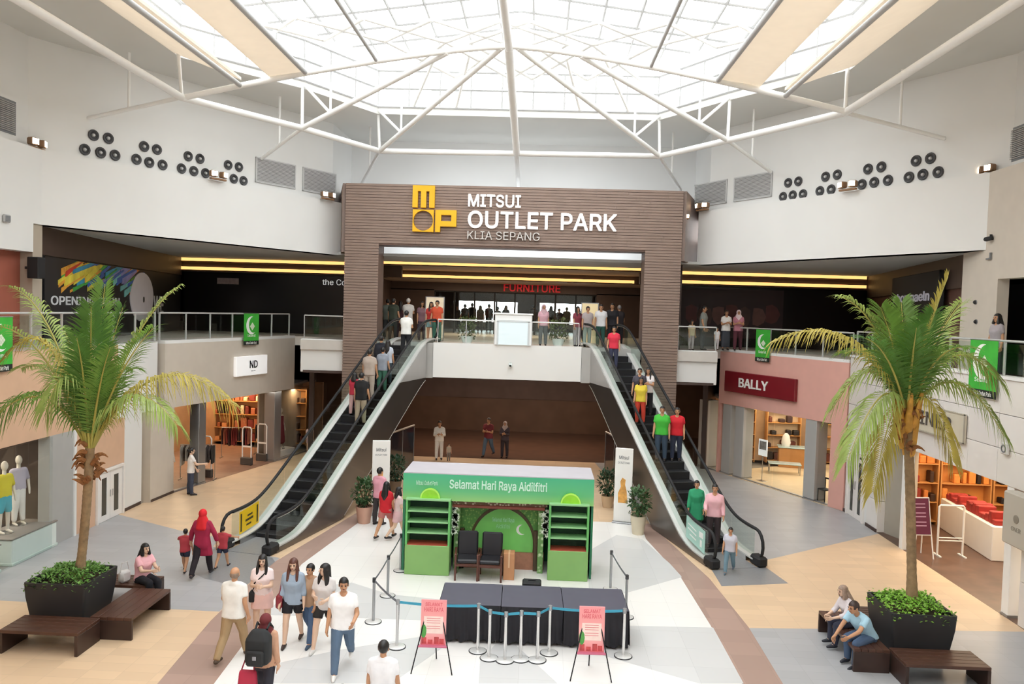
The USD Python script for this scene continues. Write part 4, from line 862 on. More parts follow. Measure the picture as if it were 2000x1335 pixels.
FR = {'g': mat('frond_green', '#6f9440', .5, var=.25, scale=2.5, trans=.3), 'd': mat('frond_dark', '#557f38', .5, var=.25, scale=2.5, trans=.3), 'y': mat('frond_yellow', '#b3a44c', .55, var=.25, scale=2.5, trans=.3), 'm': mat('frond_mid', '#9aae5c', .5, var=.25, scale=2.5, trans=.3)}
M_trunk = mat('palm_trunk', '#8f7657', .85, var=.3, scale=9, bump=.6); M_fibre = mat('palm_fibre', '#8c5c34', .9, var=.4, scale=14); M_sheath = mat('palm_sheath', '#c8943e', .6, var=.3, scale=7)
def palm(label, base, top, r0, fronds, seed, sheath):
    base, top = np.array(base, float), np.array(top, float); t = thing('palm_tree', label, 'palm tree', base); rg = np.random.default_rng(seed)
    mid = (base + top) / 2 + np.array([.05, .03, 0]); tp = bez((0, 0, -.1), mid - base, top - base, 60)
    part('trunk', sweep(tp, [r0 * (1.25 - .4 * min(1, k / 12)) * (1 + .05 * (k % 2)) for k in range(60)], 14), M_trunk, t, smooth=True)
    c = top - base; k = MB()
    for i in range(26):
        a = rg.uniform(0, 2 * math.pi); z = rg.uniform(-.75, .05); r = r0 * 1.0; l = rg.uniform(.15, .4); o = np.array([math.cos(a), math.sin(a), 0])
        k.add(sweep(bez(c + o * r + (0, 0, z), c + o * (r + .12) + (0, 0, z + l * .4), c + o * (r + .16 + .12 * rg.random()) + (0, 0, z + l * rg.uniform(-.5, .6)), 5), [.05, .045, .035, .02, .008], 5))
    part('fibre_sheath', k, M_fibre, t)
    if sheath:
        for i in range(7):
            a = i * .9; o = np.array([math.cos(a), math.sin(a), 0]); part('leaf_base', sweep(bez(c + o * r0 * .7 + (0, 0, -1.0 + .12 * i), c + o * (r0 + .05) + (0, 0, -.3), c + o * (r0 + .16) + (0, 0, .35), 8), [.06, .095, .09, .08, .07, .06, .05, .035], 7), M_sheath, t, smooth=50)
    for i, (tip, lift, kind, ln, n, dr) in enumerate(fronds):
        tip = np.array(tip, float) - base; a = math.atan2(tip[1] - c[1], tip[0] - c[0]); o = np.array([math.cos(a), math.sin(a), 0]) * r0 * .7
        p0 = c + o + (0, 0, -.05); ctl = c + (tip - c) * .45 + np.array([0, 0, lift]); path = bez(p0, ctl, tip, 16)
        f = part('frond', leaf_fan(path, int(n * 1.25), ln * 1.12, seed * 50 + i, dr), FR[kind], t); part('midrib', sweep(path, np.linspace(.028, .005, 16), 6), M_rach, f, smooth=60)
    return t
def tip(x, y, Y): return at(x, y, Y=Y)
PL_, PR_ = (-8.02, 15.05), (8.28, 15.35)
planter('black square tapered planter tub with the left palm', (*PL_, 0)); planter('black square tapered planter tub with the right palm', (*PR_, 0))
leaf_cloud('low green ground cover filling the left planter', PL_, 11, '#6f9a4a'); leaf_cloud('bright green ground cover filling the right planter', PR_, 12, '#8fc04a')
LB, LT = at(153, 1105, Y=15.05), at(176, 868, Y=15.05); LB[2] = .88
palm('tall coconut palm with a dark trunk in the left planter', LB, LT, .095, [
    (tip(18, 560, 15.4), 1.5, 'm', .62, 46, .5), (tip(10, 700, 14.5), 2.2, 'y', .55, 44, .9), (tip(205, 555, 14.7), .3, 'g', .62, 52, .2), (tip(178, 600, 14.3), .4, 'd', .7, 54, .2), (tip(240, 600, 15.6), .5, 'd', .66, 52, .25),
    (tip(350, 560, 15.6), 1.1, 'm', .6, 50, .5), (tip(300, 640, 14.2), .6, 'g', .6, 46, .35), (tip(455, 790, 15.0), 1.9, 'y', .62, 52, 1.1), (tip(345, 830, 14.4), 1.5, 'm', .55, 44, 1.0), (tip(-60, 880, 14.6), 2.0, 'g', .8, 54, .9),
    (tip(90, 800, 14.2), 1.9, 'm', .55, 42, 1.0), (tip(120, 640, 16.2), .9, 'g', .62, 46, .4), (tip(260, 720, 16.4), 1.0, 'g', .6, 42, .5), (tip(40, 720, 16.2), 1.2, 'm', .55, 40, .5), (tip(150, 660, 13.9), .55, 'd', .6, 48, .3), (tip(215, 680, 13.9), .5, 'g', .55, 44, .3), (tip(-40, 640, 15.6), 1.6, 'm', .55, 40, .5)], 4, False)
RB, RTp = at(1783, 1165, Y=15.35), at(1772, 800, Y=15.35); RB[2] = .88
palm('tall coconut palm with a golden leaf base in the right planter', RB, RTp, .10, [
    (tip(1640, 580, 15.2), 1.0, 'm', .65, 52, .5), (tip(1852, 540, 15.0), .45, 'y', .45, 52, .15), (tip(1760, 590, 15.8), .3, 'g', .66, 50, .2), (tip(1720, 600, 14.6), .35, 'g', .66, 52, .2), (tip(1825, 610, 14.4), .35, 'd', .66, 50, .25),
    (tip(1880, 590, 16.2), .6, 'm', .62, 44, .35), (tip(1512, 668, 15.2), 1.5, 'y', .55, 52, .9), (tip(1945, 740, 15.4), 1.5, 'm', .65, 48, .9), (tip(1960, 850, 15.0), 1.5, 'm', .5, 40, 1.0), (tip(1655, 900, 14.6), 1.4, 'm', .55, 42, 1.0),
    (tip(1705, 960, 14.8), 1.3, 'y', .45, 36, 1.0), (tip(1650, 690, 16.6), .9, 'g', .6, 44, .4), (tip(1890, 680, 14.0), .8, 'g', .55, 42, .4), (tip(1690, 660, 14.0), .6, 'd', .6, 46, .3), (tip(1790, 640, 13.9), .35, 'd', .6, 50, .25), (tip(1860, 900, 14.6), 1.2, 'y', .45, 36, 1.0), (tip(1625, 800, 15.6), 1.5, 'm', .6, 44, .9)], 7, True)
def bench(label, x0, x1, y0, y1, ax='x'):
    """A slab bench: a boarded top carried on two full-width end panels."""
    t = thing('bench', label, 'bench', ((x0 + x1) / 2, (y0 + y1) / 2, 0), 0, 'dark timber benches around the planters'); w, d = (x1 - x0) / 2, (y1 - y0) / 2
    n = 5
    for k in range(n):
        if ax == 'x': a = -d + 2 * d * k / n; part('board', rbox(-w, w, a + .003, a + 2 * d / n - .003, .37, .43, .006), M_bench, t)
        else: a = -w + 2 * w * k / n; part('board', rbox(a + .003, a + 2 * w / n - .003, -d, d, .37, .43, .006), M_bench, t)
    for s in (-1, 1):
        part('end_panel', rbox(s * w - (.06 if s > 0 else 0), s * w + (.06 if s < 0 else 0), -d, d, 0, .37, .006) if ax == 'x' else rbox(-w, w, s * d - (.06 if s > 0 else 0), s * d + (.06 if s < 0 else 0), 0, .37, .006), M_bench2, t)
bench('dark timber bench in front of the left planter', -8.52, -7.08, 13.65, 14.38)
bench('dark timber bench running away along the right side of the left planter', -7.30, -6.50, 14.42, 16.0, 'y')
bench('dark timber bench behind the left planter where the girl in pink sits', -8.5, -7.0, 16.1, 16.75)
bench('dark timber bench in front of the right planter at the bottom right', 7.58, 9.05, 13.92, 14.62)
bench('dark timber bench left of the right planter with two people on it', 6.90, 7.55, 14.48, 16.35, 'y')
bench('dark timber bench behind the right planter', 7.66, 8.9, 16.1, 16.7)

# ================================================================ potted plants, upright banners, partitions
def potted(label, p, pot_h, r, hgt, col, seed, pc):
    t = thing('potted_plant', label, 'potted plant', p); rg = np.random.default_rng(seed)
    part('pot', lathe([(0, 0), (r * .7, 0), (r, pot_h), (r * .9, pot_h), (r * .86, pot_h * .9), (0, pot_h * .9)], 20), mat('pot_' + str(seed), pc, .6, var=.06), t, smooth=40)
    k = MB()
    for i in range(7):
        a = rg.uniform(0, 6.28); k.path(bez((0, 0, pot_h * .85), (.1 * math.cos(a), .1 * math.sin(a), pot_h + hgt * .4), (hgt * .3 * math.cos(a), hgt * .3 * math.sin(a), pot_h + hgt * rg.uniform(.6, .95)), 6), .012, 5)
    part('stems', k, mat('stem_brown', '#5a4a30', .7), t)
    V, F = [], []
    for i in range(420):
        u = rg.normal(size=3); u /= np.linalg.norm(u); o = u * rg.uniform(.5, 1.) * np.array([hgt * .42, hgt * .42, hgt * .48]) + (0, 0, pot_h + hgt * .5)
        d = u + rg.normal(size=3) * .5; d /= np.linalg.norm(d); s = np.cross(d, (0, .1, 1)); s /= np.linalg.norm(s); l = rg.uniform(.09, .17); b = len(V)
        V += [o, o + d * l * .5 + s * l * .3, o + d * l, o + d * l * .5 - s * l * .3]; F += [[b, b + 1, b + 2], [b, b + 2, b + 3]]
    part('foliage', trimesh.Trimesh(np.array(V), F, process=False), mat('foliage_' + str(seed), col, .5, var=.4, scale=9, trans=.2), t, kind='stuff')
potted('bushy plant in a salmon pot at the foot of the left escalator', at(711, 1020, z=0), .5, .26, .85, '#3f5f38', 21, '#c59a86')
potted('bushy plant in a cream pot at the foot of the right escalator', at(1246, 1042, z=0), .55, .24, .85, '#4a6a42', 22, '#dccfb6')
potted('dark plant in a low pot behind the right white banner', at(1186, 990, z=0), .4, .22, .9, '#37533a', 23, '#cdb394')
potted('dark plant standing behind the left white banner', at(772, 960, z=0), .4, .22, .9, '#34503a', 24, '#6a5848')
def upbanner(label, p, rz, seed):
    t = thing('upright_banner', label, 'banner stand', p, rz)
    part('panel', rbox(-.27, .27, -.05, .05, .04, 2.3, .01), mat('banner_white', '#f1eeea', .5, var=.02), t); part('foot', rbox(-.3, .3, -.16, .16, 0, .04, .01), M_alu, t)
    part('figure', T(relief(Polygon([(-.14, 0), (.15, 0), (.11, .38), (.06, .56), (.07, .72), (-.03, .78), (-.09, .66), (-.07, .5), (-.15, .3)]), .004), trans((0, -.05, .62))), mat('print_orange', '#e0a052', .5, var=.35, scale=7), t)
    part('lettering', centred(fit(text('Mitsui', .1, .004, True), .3), 0, 2.02).apply_translation((0, -.05, 0)), MG, t); part('lettering', centred(fit(text('OUTLET PARK', .06, .004), .36), 0, 1.86).apply_translation((0, -.05, 0)), MG, t)
p = at(742, 1004, z=0); upbanner('tall white banner stand with an orange figure left of the booth', p, 12, 1)
p = at(1215, 1020, z=0); upbanner('tall white banner stand with an orange figure right of the booth', p, -14, 2)
for s, lab in ((-1, 'dark glass partition with steel rail under the left escalator'), (1, 'dark glass partition with steel rail under the right escalator')):
    p, q = ((-4.7, 28.0), (-3.9, 31.2)) if s < 0 else ((3.7, 31.2), (4.45, 28.0)); a, L = along(p, q); t = thing('glass_partition', lab, 'partition', (*p, 0), a)
    part('rail', tube((0, 0, 1.75), (L, 0, 1.75), .04), M_steel, t)
    for k in range(4): part('post', bx(L * k / 3 - .02, L * k / 3 + .02, -.02, .02, 0, 1.75), M_alu, t)
    for k in range(3): part('pane', bx(L * k / 3 + .03, L * (k + 1) / 3 - .03, -.008, .008, .06, 1.7), mat('glass_dark', '#20222a', .1, var=0, coat=.5), t)

# ---- on the bridge and the upper floor
t = thing('information_kiosk', 'white kiosk with a pale lit front panel in the middle of the bridge', 'kiosk', (-.03, 30.0, 5.10)); k = 51.6
part('body', rbox(-.70, .70, -.06, .5, 0, 1.15, .02), mat('kiosk_white', '#f2f4f4', .4, var=.01), t); part('top', rbox(-.74, .74, -.1, .54, 1.15, 1.22, .02), MATS['kiosk_white'], t)
part('front_frame', MB().box(-.62, -.55, -.09, -.06, 0, .9).box(.55, .62, -.09, -.06, 0, .9).box(-.62, .62, -.09, -.06, .88, .95).mesh(), mat('kiosk_grey', '#cfd6d8', .4), t); part('front_panel', bx(-.55, .55, -.075, -.06, .02, .88), mat('kiosk_panel', '#dbe9ee', .3, var=0, emit='#dff0f6', es=.2), t)
def upsign(label, px0, px1, pt, Y, m, fig, figm):
    p, q = at(px0, pt, Y=Y), at(px1, pt, Y=Y); t = thing('poster_stand', label, 'poster', ((p[0] + q[0]) / 2, Y, Z2)); w = (q[0] - p[0]) / 2; H = p[2] - Z2
    part('board', rbox(-w, w, -.03, .03, .12, H, .01), m, t); part('frame', MB().box(-w - .03, -w, -.04, .04, .05, H + .03).box(w, w + .03, -.04, .04, .05, H + .03).box(-w, w, -.04, .04, H, H + .03).mesh(), M_alu, t); part('foot', rbox(-w, w, -.2, .2, 0, .05, .01), M_alu, t)
    part('picture', T(relief(fig(w, H), .004), trans((0, -.03, 0))), figm, t)
tree_fig = lambda w, H: unary_union([Polygon([(w * .5 * math.cos(a), H * .68 + w * .5 * math.sin(a)) for a in np.linspace(0, 6.28, 14)]), sbox(-w * .08, H * .4, w * .08, H * .6), sbox(-w * .5, H * .38, w * .5, H * .41)])
upsign('cream poster with a dark tree on a stand, upper floor right', 1137, 1168, 592, 32.2, mat('poster_cream', '#f0dcae', .5, var=.05, emit='#f0dcae', es=.25), tree_fig, mat('print_tree', '#6a4a34', .6))
upsign('cream and red poster on a stand behind people in red, upper floor left', 833, 867, 580, 32.6, mat('poster_cream2', '#efe0c4', .5, var=.12, scale=3, emit='#f0dcc0', es=.25), lambda w, H: Polygon([(-w * .6, H * .3), (w * .4, H * .3), (w * .5, H * .62), (0, H * .72), (-w * .5, H * .6)]), mat('print_coral', '#e0785a', .5, var=.2))
for lab, px in (('white planter pot with green shrub left of the white kiosk', 912), ('white planter pot with green shrub right of the white kiosk', 1090)):
    p = at(px, 668, Y=31.0); t = thing('potted_plant', lab, 'potted plant', (p[0], 31.0, Z2)); part('pot', lathe([(0, 0), (.16, 0), (.26, .3), (.22, .3), (.2, .26), (0, .26)], 18), mat('pot_white', '#ececea', .4), t, smooth=40)
    rg = np.random.default_rng(px); V, F = [], []
    for i in range(300):
        o = np.array([rg.uniform(-.32, .32), rg.uniform(-.2, .2), rg.uniform(.25, 1.05)]); d = rg.normal(size=3); d /= np.linalg.norm(d); s = np.cross(d, (.1, .3, 1)); s /= np.linalg.norm(s); b = len(V); V += [o, o + d * .07 + s * .04, o + d * .14, o + d * .07 - s * .04]; F += [[b, b + 1, b + 2], [b, b + 2, b + 3]]
    part('foliage', trimesh.Trimesh(np.array(V), F, process=False), mat('shrub_olive', '#5d6b3a', .6, var=.4, scale=8, trans=.2), t, kind='stuff')
# the doors under the red letters
t = thing('glass_doors', 'row of dark framed glass doors under the red letters', 'doors', (-.5, 45.15, Z2))
for k in range(9): part('mullion', bx(-4.6 + k * 1.15 - .04, -4.6 + k * 1.15 + .04, -.06, .06, 0, 2.35), M_soft, t)
part('transom', bx(-4.6, 4.6, -.06, .06, 2.3, 2.42), M_soft, t)
for k in range(8): part('pane', bx(-4.55 + k * 1.15, -3.5 + k * 1.15, -.01, .01, .05, 2.3), G_shop, t)
struct('wall_left', bx(-9, -5.1, 45.0, 45.2, Z2, 7.5), M_dark); struct('wall_right', bx(4.1, 9, 45.0, 45.2, Z2, 7.5), M_dark)
for a, b, nm in ((-4.6, -.6, 2), (.9, 4.3, 3)):
    w = UsdGeom.Xform.Define(stage, f'/World/window_{nm}').GetPrim(); tag(w, kind='structure')
    part('pane', bx(a, b, 53.85, 53.87, 5.6, 7.0), G_shop, w); part('mullion', bx(a + (b - a) * (.64 if nm == 2 else .3) - .05, a + (b - a) * (.64 if nm == 2 else .3) + .05, 53.8, 53.9, 5.6, 7.0), M_soft, w)
# hoarding on the left: coloured strokes, white disc, lettering
HA, HB = (-13.2, 22.0), (-15.6, 36.0); ha, HL = along(HA, HB); HM = trans((*HA, 0)) @ rotz(ha)
t = thing('hoarding_mural', 'hoarding on the upper left floor painted with bright paint strokes and a white disc', 'mural', (*HA, Z2), ha)
part('board', bx(.2, HL - 1.5, -.05, -.005, .1, 2.5), mat('mural_black', '#232225', .5), t); rg = random.Random(8)
cs = ['#d03a2c', '#e8a23c', '#e8d24a', '#4aa84a', '#3a9ac0', '#3c62b4', '#8f8fc8', '#7fc4c4', '#6a9a3a', '#d87a30']
for i in range(64):
    u = rg.uniform(.05, 1); x = .3 + u * 7.0; ln = rg.uniform(.8, 2.4); z = rg.uniform(1.45, 2.3); c = cs[min(9, max(0, int(u * 7 + rg.uniform(-1.5, 3))))]
    w = rg.uniform(.04, .14); sl_ = rg.uniform(.22, .42)
    pg = Polygon([(x, z - w), (x + ln, z + ln * sl_ - w * .4), (x + ln * 1.05, z + ln * sl_), (x + ln, z + ln * sl_ + w * .4), (x, z + w)]).intersection(sbox(.25, 1.42, 9.4, 2.48))
    if pg.area > .001: part('paint_stroke', T(relief(pg, .003 + .0005 * i), trans((0, -.05, 0))), mat('stroke_' + c[1:], c, .5, var=.25, scale=3), t)
dsc = Polygon([(1.35 * math.cos(a), .95 * math.sin(a)) for a in np.linspace(0, 6.28, 40)])
part('white_disc', T(relief(dsc.intersection(sbox(-2, -1.2, 2, 1.03)), .04), trans((8.6, -.05, 1.45))), mat('disc_white', '#dcd8e0', .5, var=.03), t); part('disc_mark', T(relief(Polygon([(.09 * math.cos(a), .12 * math.sin(a)) for a in np.linspace(0, 6.28, 12)]), .045), trans((8.75, -.05, 1.35))), M_soft, t)
part('lettering', fit(text('OPENING SOON', .25, .012, True), 5.6).apply_translation((.55, -.05, 1.12)), mat('letter_pale', '#d9dbe0', .5), t)
part('lettering', fit(text('WE', .7, .012, True), 1.3).apply_translation((10.1, -.05, .8)), MATS['letter_pale'], t)
# dark mural on the right upper shopfront
t = thing('wall_mural', 'dim dark red mural on the black upper shopfront right of the gate', 'mural', (7.3, 36.25, Z2 + .4))
part('board', bx(0, 4.6, -.02, 0, 0, 2.2), mat('mural_plum', '#2f1a1f', .5, var=.3, scale=1.2), t)
for i in range(7): part('figure_shape', T(relief(Polygon([(.4 * math.cos(a) * (.6 + .4 * rg.random()), .55 * math.sin(a) * (.6 + .4 * rg.random())) for a in np.linspace(0, 6.28, 9)[:-1]]), .004), trans((.5 + i * .6, -.02, .8 + .5 * rg.random()))), mat('mural_shape_' + 'abc'[i % 3], ['#5a3030', '#4a3430', '#6a4a44'][i % 3], .6, var=.2), t)
# ================================================================ shop interiors, lit by their own ceiling lamps
def lamp(x, y, z, w, d, watts, col=(1, .9, .75), tilt=None):
    n = path_of(None, 'ceiling_lamp'); l = UsdLux.RectLight.Define(stage, n); l.CreateWidthAttr(w); l.CreateHeightAttr(d); l.CreateIntensityAttr(watts); l.CreateColorAttr(Gf.Vec3f(*col))
    l.AddTranslateOp().Set(Gf.Vec3d(x, y, z))
    if tilt: l.AddRotateXOp().Set(tilt)
M_shelf = mat('shelf_timber', '#c08a52', .5, var=.12); M_shelf2 = mat('shelf_dark', '#4a3830', .5, var=.1); M_wfix = mat('fixture_white', '#ece8e2', .45, var=.02)
rgS = random.Random(21)
def shelf_unit(label, p, rz, w, h, d, n, m, cols, back=None, fill=.8):
    t = thing('shelf_unit', label, 'shelves', p, rz)
    part('back', bx(0, w, d - .03, d, 0, h), back or m, t)
    for x in (0, w - .04): part('side', bx(x, x + .04, 0, d - .03, 0, h), m, t)
    ks = {c: MB() for c in cols}
    for i in range(n + 1):
        z = .12 + (h - .16) * i / n; part('shelf', bx(.04, w - .04, 0, d - .03, z - .03, z), m, t)
        if i < n:
            x = .08
            while x < w - .2:
                bw, bh = rgS.uniform(.1, .28), rgS.uniform(.3, .8) * ((h - .16) / n - .05)
                if rgS.random() < fill: ks[rgS.choice(cols)].rbox(x, min(x + bw, w - .06), .05, d - .08, z, z + bh, .02)
                x += bw + rgS.uniform(.02, .12)
    for c, k in ks.items():
        if k.p: part('goods', k, mat('goods_' + c[1:], c, .6, var=.2, scale=7), t, kind='stuff')
    return t
def rack(label, p, rz, w, cols, h=1.25):
    t = thing('clothes_rack', label, 'clothes rack', p, rz)
    part('frame', MB().tube((0, 0, h), (w, 0, h), .015).tube((0, 0, 0), (0, 0, h), .015).tube((w, 0, 0), (w, 0, h), .015).box(-.02, .02, -.2, .2, 0, .03).box(w - .02, w + .02, -.2, .2, 0, .03).mesh(), M_steel, t)
    x = .06
    while x < w - .06:
        c = rgS.choice(cols); l = rgS.uniform(.5, .8); part('garment', tm(Manifold.hull_points(np.array([(x - .015, -.06, h - .02), (x + .015, .06, h - .02), (x - .025, -.2, h - .1), (x + .025, .2, h - .1), (x - .03, -.19, h - l), (x + .03, .19, h - l), (x + .03, -.19, h - l), (x - .03, .19, h - l)]))), mat('garment_' + c[1:], c, .85, var=.15), t); x += rgS.uniform(.07, .12)
def mannequin(label, p, rz, top, low, m=None, plinth=0, dress=False):
    t = thing('mannequin', label, 'mannequin', p, rz); ms = m or mat('mannequin_cream', '#e0d6c8', .4, var=.02); S = lambda x, y, z, r: Manifold.sphere(r, 12).translate((x, y, z)); Hh = lambda *a: Manifold.batch_hull(list(a))
    bd = [Hh(S(-.07, 0, .92, .09), S(.07, 0, .92, .09), S(-.06, 0, 1.1, .08), S(.06, 0, 1.1, .08)), Hh(S(-.06, 0, 1.1, .08), S(.06, 0, 1.1, .08), S(-.13, 0, 1.38, .06), S(.13, 0, 1.38, .06)), Hh(S(0, 0, 1.42, .045), S(0, 0, 1.55, .045)), Manifold.sphere(1, 16).scale((.075, .095, .12)).translate((0, -.01, 1.64))]
    for s in (-1, 1):
        bd += [Hh(S(s * .16, 0, 1.38, .05), S(s * .24, .02, 1.12, .038)), Hh(S(s * .24, .02, 1.12, .038), S(s * .22, -.08, .90, .026)), Hh(S(s * .22, -.08, .90, .026), S(s * .21, -.11, .78, .02)), Hh(S(s * .08, 0, .9, .085), S(s * .1, 0, .5, .055)), Hh(S(s * .1, 0, .5, .055), S(s * .1, .02, .08, .035)), Hh(S(s * .1, .03, .05, .035), S(s * .1, -.14, .03, .025))]
    part('figure', tm(uni_(bd)), ms, t, smooth=50)
    mt = mat('wear_' + top[1:], top, .8, var=.1)
    if dress: part('dress', tm(uni_([Hh(S(-.07, 0, 1.1, .1), S(.07, 0, 1.1, .1), S(-.12, 0, 1.36, .07), S(.12, 0, 1.36, .07)), Hh(S(-.07, 0, 1.1, .1), S(.07, 0, 1.1, .1), S(-.16, 0, .3, .12), S(.16, 0, .3, .12))])), mt, t, smooth=50)
    else:
        part('top', tm(uni_([Hh(S(-.07, 0, .92, .108), S(.07, 0, .92, .108), S(-.07, 0, 1.1, .1), S(.07, 0, 1.1, .1)), Hh(S(-.07, 0, 1.1, .1), S(.07, 0, 1.1, .1), S(-.13, 0, 1.37, .075), S(.13, 0, 1.37, .075))] + [Hh(S(s * .15, 0, 1.37, .068), S(s * .22, .01, 1.17, .056)) for s in (-1, 1)])), mt, t, smooth=50)
        part('shorts', tm(uni_([Hh(S(s * .05, 0, .9, .115), S(s * .1, 0, .56 if low[1] == 's' else .14, .085 if low[1] == 's' else .06)) for s in (-1, 1)])), mat('wear_' + low[0][1:], low[0], .8, var=.1), t, smooth=50)
    part('base', lathe([(0, 0), (.2, 0), (.2, .015), (0, .015)], 20), M_steel, t)
def uni_(ms): return Manifold.batch_boolean(ms, m3.OpType.Add)
def front(pl, xs_col, xs_glass, z1, m, name, lab, wcol=.14):
    """A shopfront line: square columns and frameless panes between them."""
    a, L = along(*pl); o = np.array([*pl[0], 0]); u = np.array([math.cos(math.radians(a)), math.sin(math.radians(a))]); s_of = lambda px: float((at(px, 880, pl=pl)[:2] - o[:2]) @ u)
    for i, (x0, x1) in enumerate(xs_col):
        t = thing('shopfront_column', lab[i], 'column', (*(o[:2] + u * s_of(x0)), 0), a); w = s_of(x1) - s_of(x0); part('shaft', rbox(0, w, .02, .02 + w, .06, z1, .015), m, t); part('foot', bx(-.01, w + .01, .01, .03 + w, 0, .06), M_alu, t)
    t = thing('shop_glazing', name, 'shop window', (*o[:2], 0), a)
    for x0, x1 in xs_glass:
        a0, a1 = s_of(x0), s_of(x1); part('pane', bx(a0, a1, .1, .115, .05, z1), G_shop, t); part('sill', bx(a0, a1, .06, .16, 0, .05), M_alu, t)
    return lambda px, back: o[:2] + u * s_of(px) + np.array([-u[1], u[0]]) * back
ND = front(L1, [(389, 403), (536, 549)], [(337, 388), (550, 640)], ZF, M_alu, 'frameless glass panes of the ND shop front', ['grey column of the ND shop front, left of its entrance', 'grey column of the ND shop front, right of its entrance'])
aL = along(*L1)[0]
lamp(-13.8, 30.5, 2.84, 3.0, 5.0, 4.5, (1, .75, .5)); lamp(-12, 35.2, 2.6, 5., .3, 22, (1, .68, .38)); lamp(-9.7, 31.9, 2.84, .6, .8, 5, (1, .9, .75))
q = ND(338, 4.6); struct('wall_left', upright(tuple(ND(300, 4.9)), tuple(ND(700, 4.9)), 0, ZF, .15), mat('shop_wall_warm', '#b08a68', .6, var=.1)); struct('wall_left', upright((-17, 36), (-8.9, 36), 0, ZF, .1), MATS['shop_wall_warm'])
for i, (px, col) in enumerate(((352, ['#3a302c', '#d8d0c4', '#5a4438']), (420, ['#a05a38', '#c88a58', '#3a2c28']), (470, ['#7a3028', '#b0684a', '#e0c8a8']), (530, ['#d8b890', '#4a3a32', '#8a4a3a']))):
    p = (-16.4 + 1.75 * i, 35.5); shelf_unit(f'{["leftmost", "second", "third", "rightmost"][i]} wall shelf unit inside the ND shop', (*p, 0), 0, 1.65, 2.6, .4, 4, M_shelf, col)
for lab, px, cols in (('clothes rack nearer the left window of the ND shop', (352, 935), ['#2a2624', '#e4ded4', '#4a4240']), ('clothes rack of red and brown clothes in the ND shop', (432, 893), ['#7a2a28', '#3a2624', '#a06048']), ('dark clothes rack at the right in the ND shop', (498, 885), ['#2a2224', '#4a3230', '#1e1c20'])): p = at(*px, z=0); rack(lab, p, 8, 1.2, cols)
for i, (px, bk) in enumerate(((356, .7), (376, 1.0))): p = ND(px, bk); mannequin(f'{["left", "right"][i]} mannequin in pale clothes behind the left ND window', (*p, 0), aL, ['#d8d0c6', '#b8aca0'][i], ('#3a3634', 'l'))
p = ND(575, .7); mannequin('mannequin in a long maroon dress in the right ND window', (*p, .25), aL, '#7d2338', ('#333333', 'l'), dress=True); struct('trim_11', bx(-.6, .6, -.35, .35, 0, .25).apply_transform(trans((*p, 0)) @ rotz(aL)), M_wfix)
def pedestal(label, px, py):
    p = at(px, py, z=0); t = thing('security_gate', label, 'security gate', p, aL + 90); part('frame', MB().path([(0, 0, 0), (0, 0, 1.42), (.06, 0, 1.5), (.34, 0, 1.5), (.4, 0, 1.42), (.4, 0, 0)], .025).box(0, .4, -.02, .02, .7, .76).mesh(), M_wfix, t); part('foot', rbox(-.05, .45, -.08, .08, 0, .3, .02), mat('gate_foot', '#4a4440', .5), t)
struct('wall_left', upright(tuple(ND(556, 1.25)), tuple(ND(660, 1.25)), 0, ZF, .08), mat('window_beige', '#b5a898', .6, var=.06))
pedestal('white security gate at the left of the ND entrance', 412, 932); pedestal('white security gate in the middle of the ND entrance', 490, 908); pedestal('white security gate at the right of the ND entrance', 520, 900)
# ---- salmon shop
BY = front(R1, [(1362, 1378), (1408, 1424), (1432, 1449), (1570, 1592)], [(1380, 1407), (1451, 1505), (1507, 1568), (1594, 1632)], ZF, M_grey, 'frameless glass panes of the salmon BALLY shop front', ['grey column at the left end of the BALLY shop front', 'slim grey column second from the left of the BALLY shop front', 'grey column left of the BALLY entrance', 'grey column right of the BALLY entrance'])
aR = along(*R1)[0]; lamp(12.3, 31.8, 2.84, 3.0, 4.5, 4.5, (1, .85, .65)); lamp(12, 35.2, 2.6, 6, .3, 14, (1, .78, .5))
struct('wall_right', upright((8.7, 36), (17, 36), 0, ZF, .1), mat('shop_wall_tan', '#b89878', .6, var=.08))
struct('wall_right', upright((17, 36), (16.2, 27), 0, ZF, .15), MATS['shop_wall_tan']); struct('wall_right', upright((16.2, 27.6), (11.6, 27.2), 0, ZF, .1), MATS['shop_wall_tan'])
for i, px in enumerate((1440, 1500, 1565)):
    p = (9.2 + 2.0 * i, 35.5); shelf_unit(f'{["left", "middle", "right"][i]} wall shelf of dark bags inside the BALLY shop', (*p, 0), 0, 1.5, 2.4, .4, 4, M_shelf, ['#3a2424', '#241e20', '#6a3a30'], mat('shelf_back_cream', '#d8c0a0', .6), .7)
t = thing('display_counter', 'timber display counter inside the BALLY shop', 'counter', (*at(1520, 912, z=0)[:2], 0), -12); part('body', rbox(0, 1.8, 0, .6, 0, .85, .02), mat('counter_timber', '#b07c48', .5, var=.1), t); part('top', rbox(-.04, 1.84, -.04, .64, .85, .9, .01), mat('counter_glass', '#a8c0c4', .15, coat=.5), t); part('vase', lathe([(0, .9), (.16, .9), (.2, 1.05), (.14, 1.35), (.06, 1.45), (0, 1.45)], 16).apply_transform(trans((.3, .3, 0))), M_wfix, t, smooth=40)
t = thing('display_table', 'low glass display table inside the BALLY shop', 'table', (*at(1500, 925, z=0)[:2], 0), -12); part('top', rbox(0, 1.3, 0, .6, .42, .46, .01), MATS['counter_glass'], t)
for x in (.05, 1.25):
    for y in (.05, .55): part('leg', tube((x, y, 0), (x, y, .42), .02), M_steel, t)
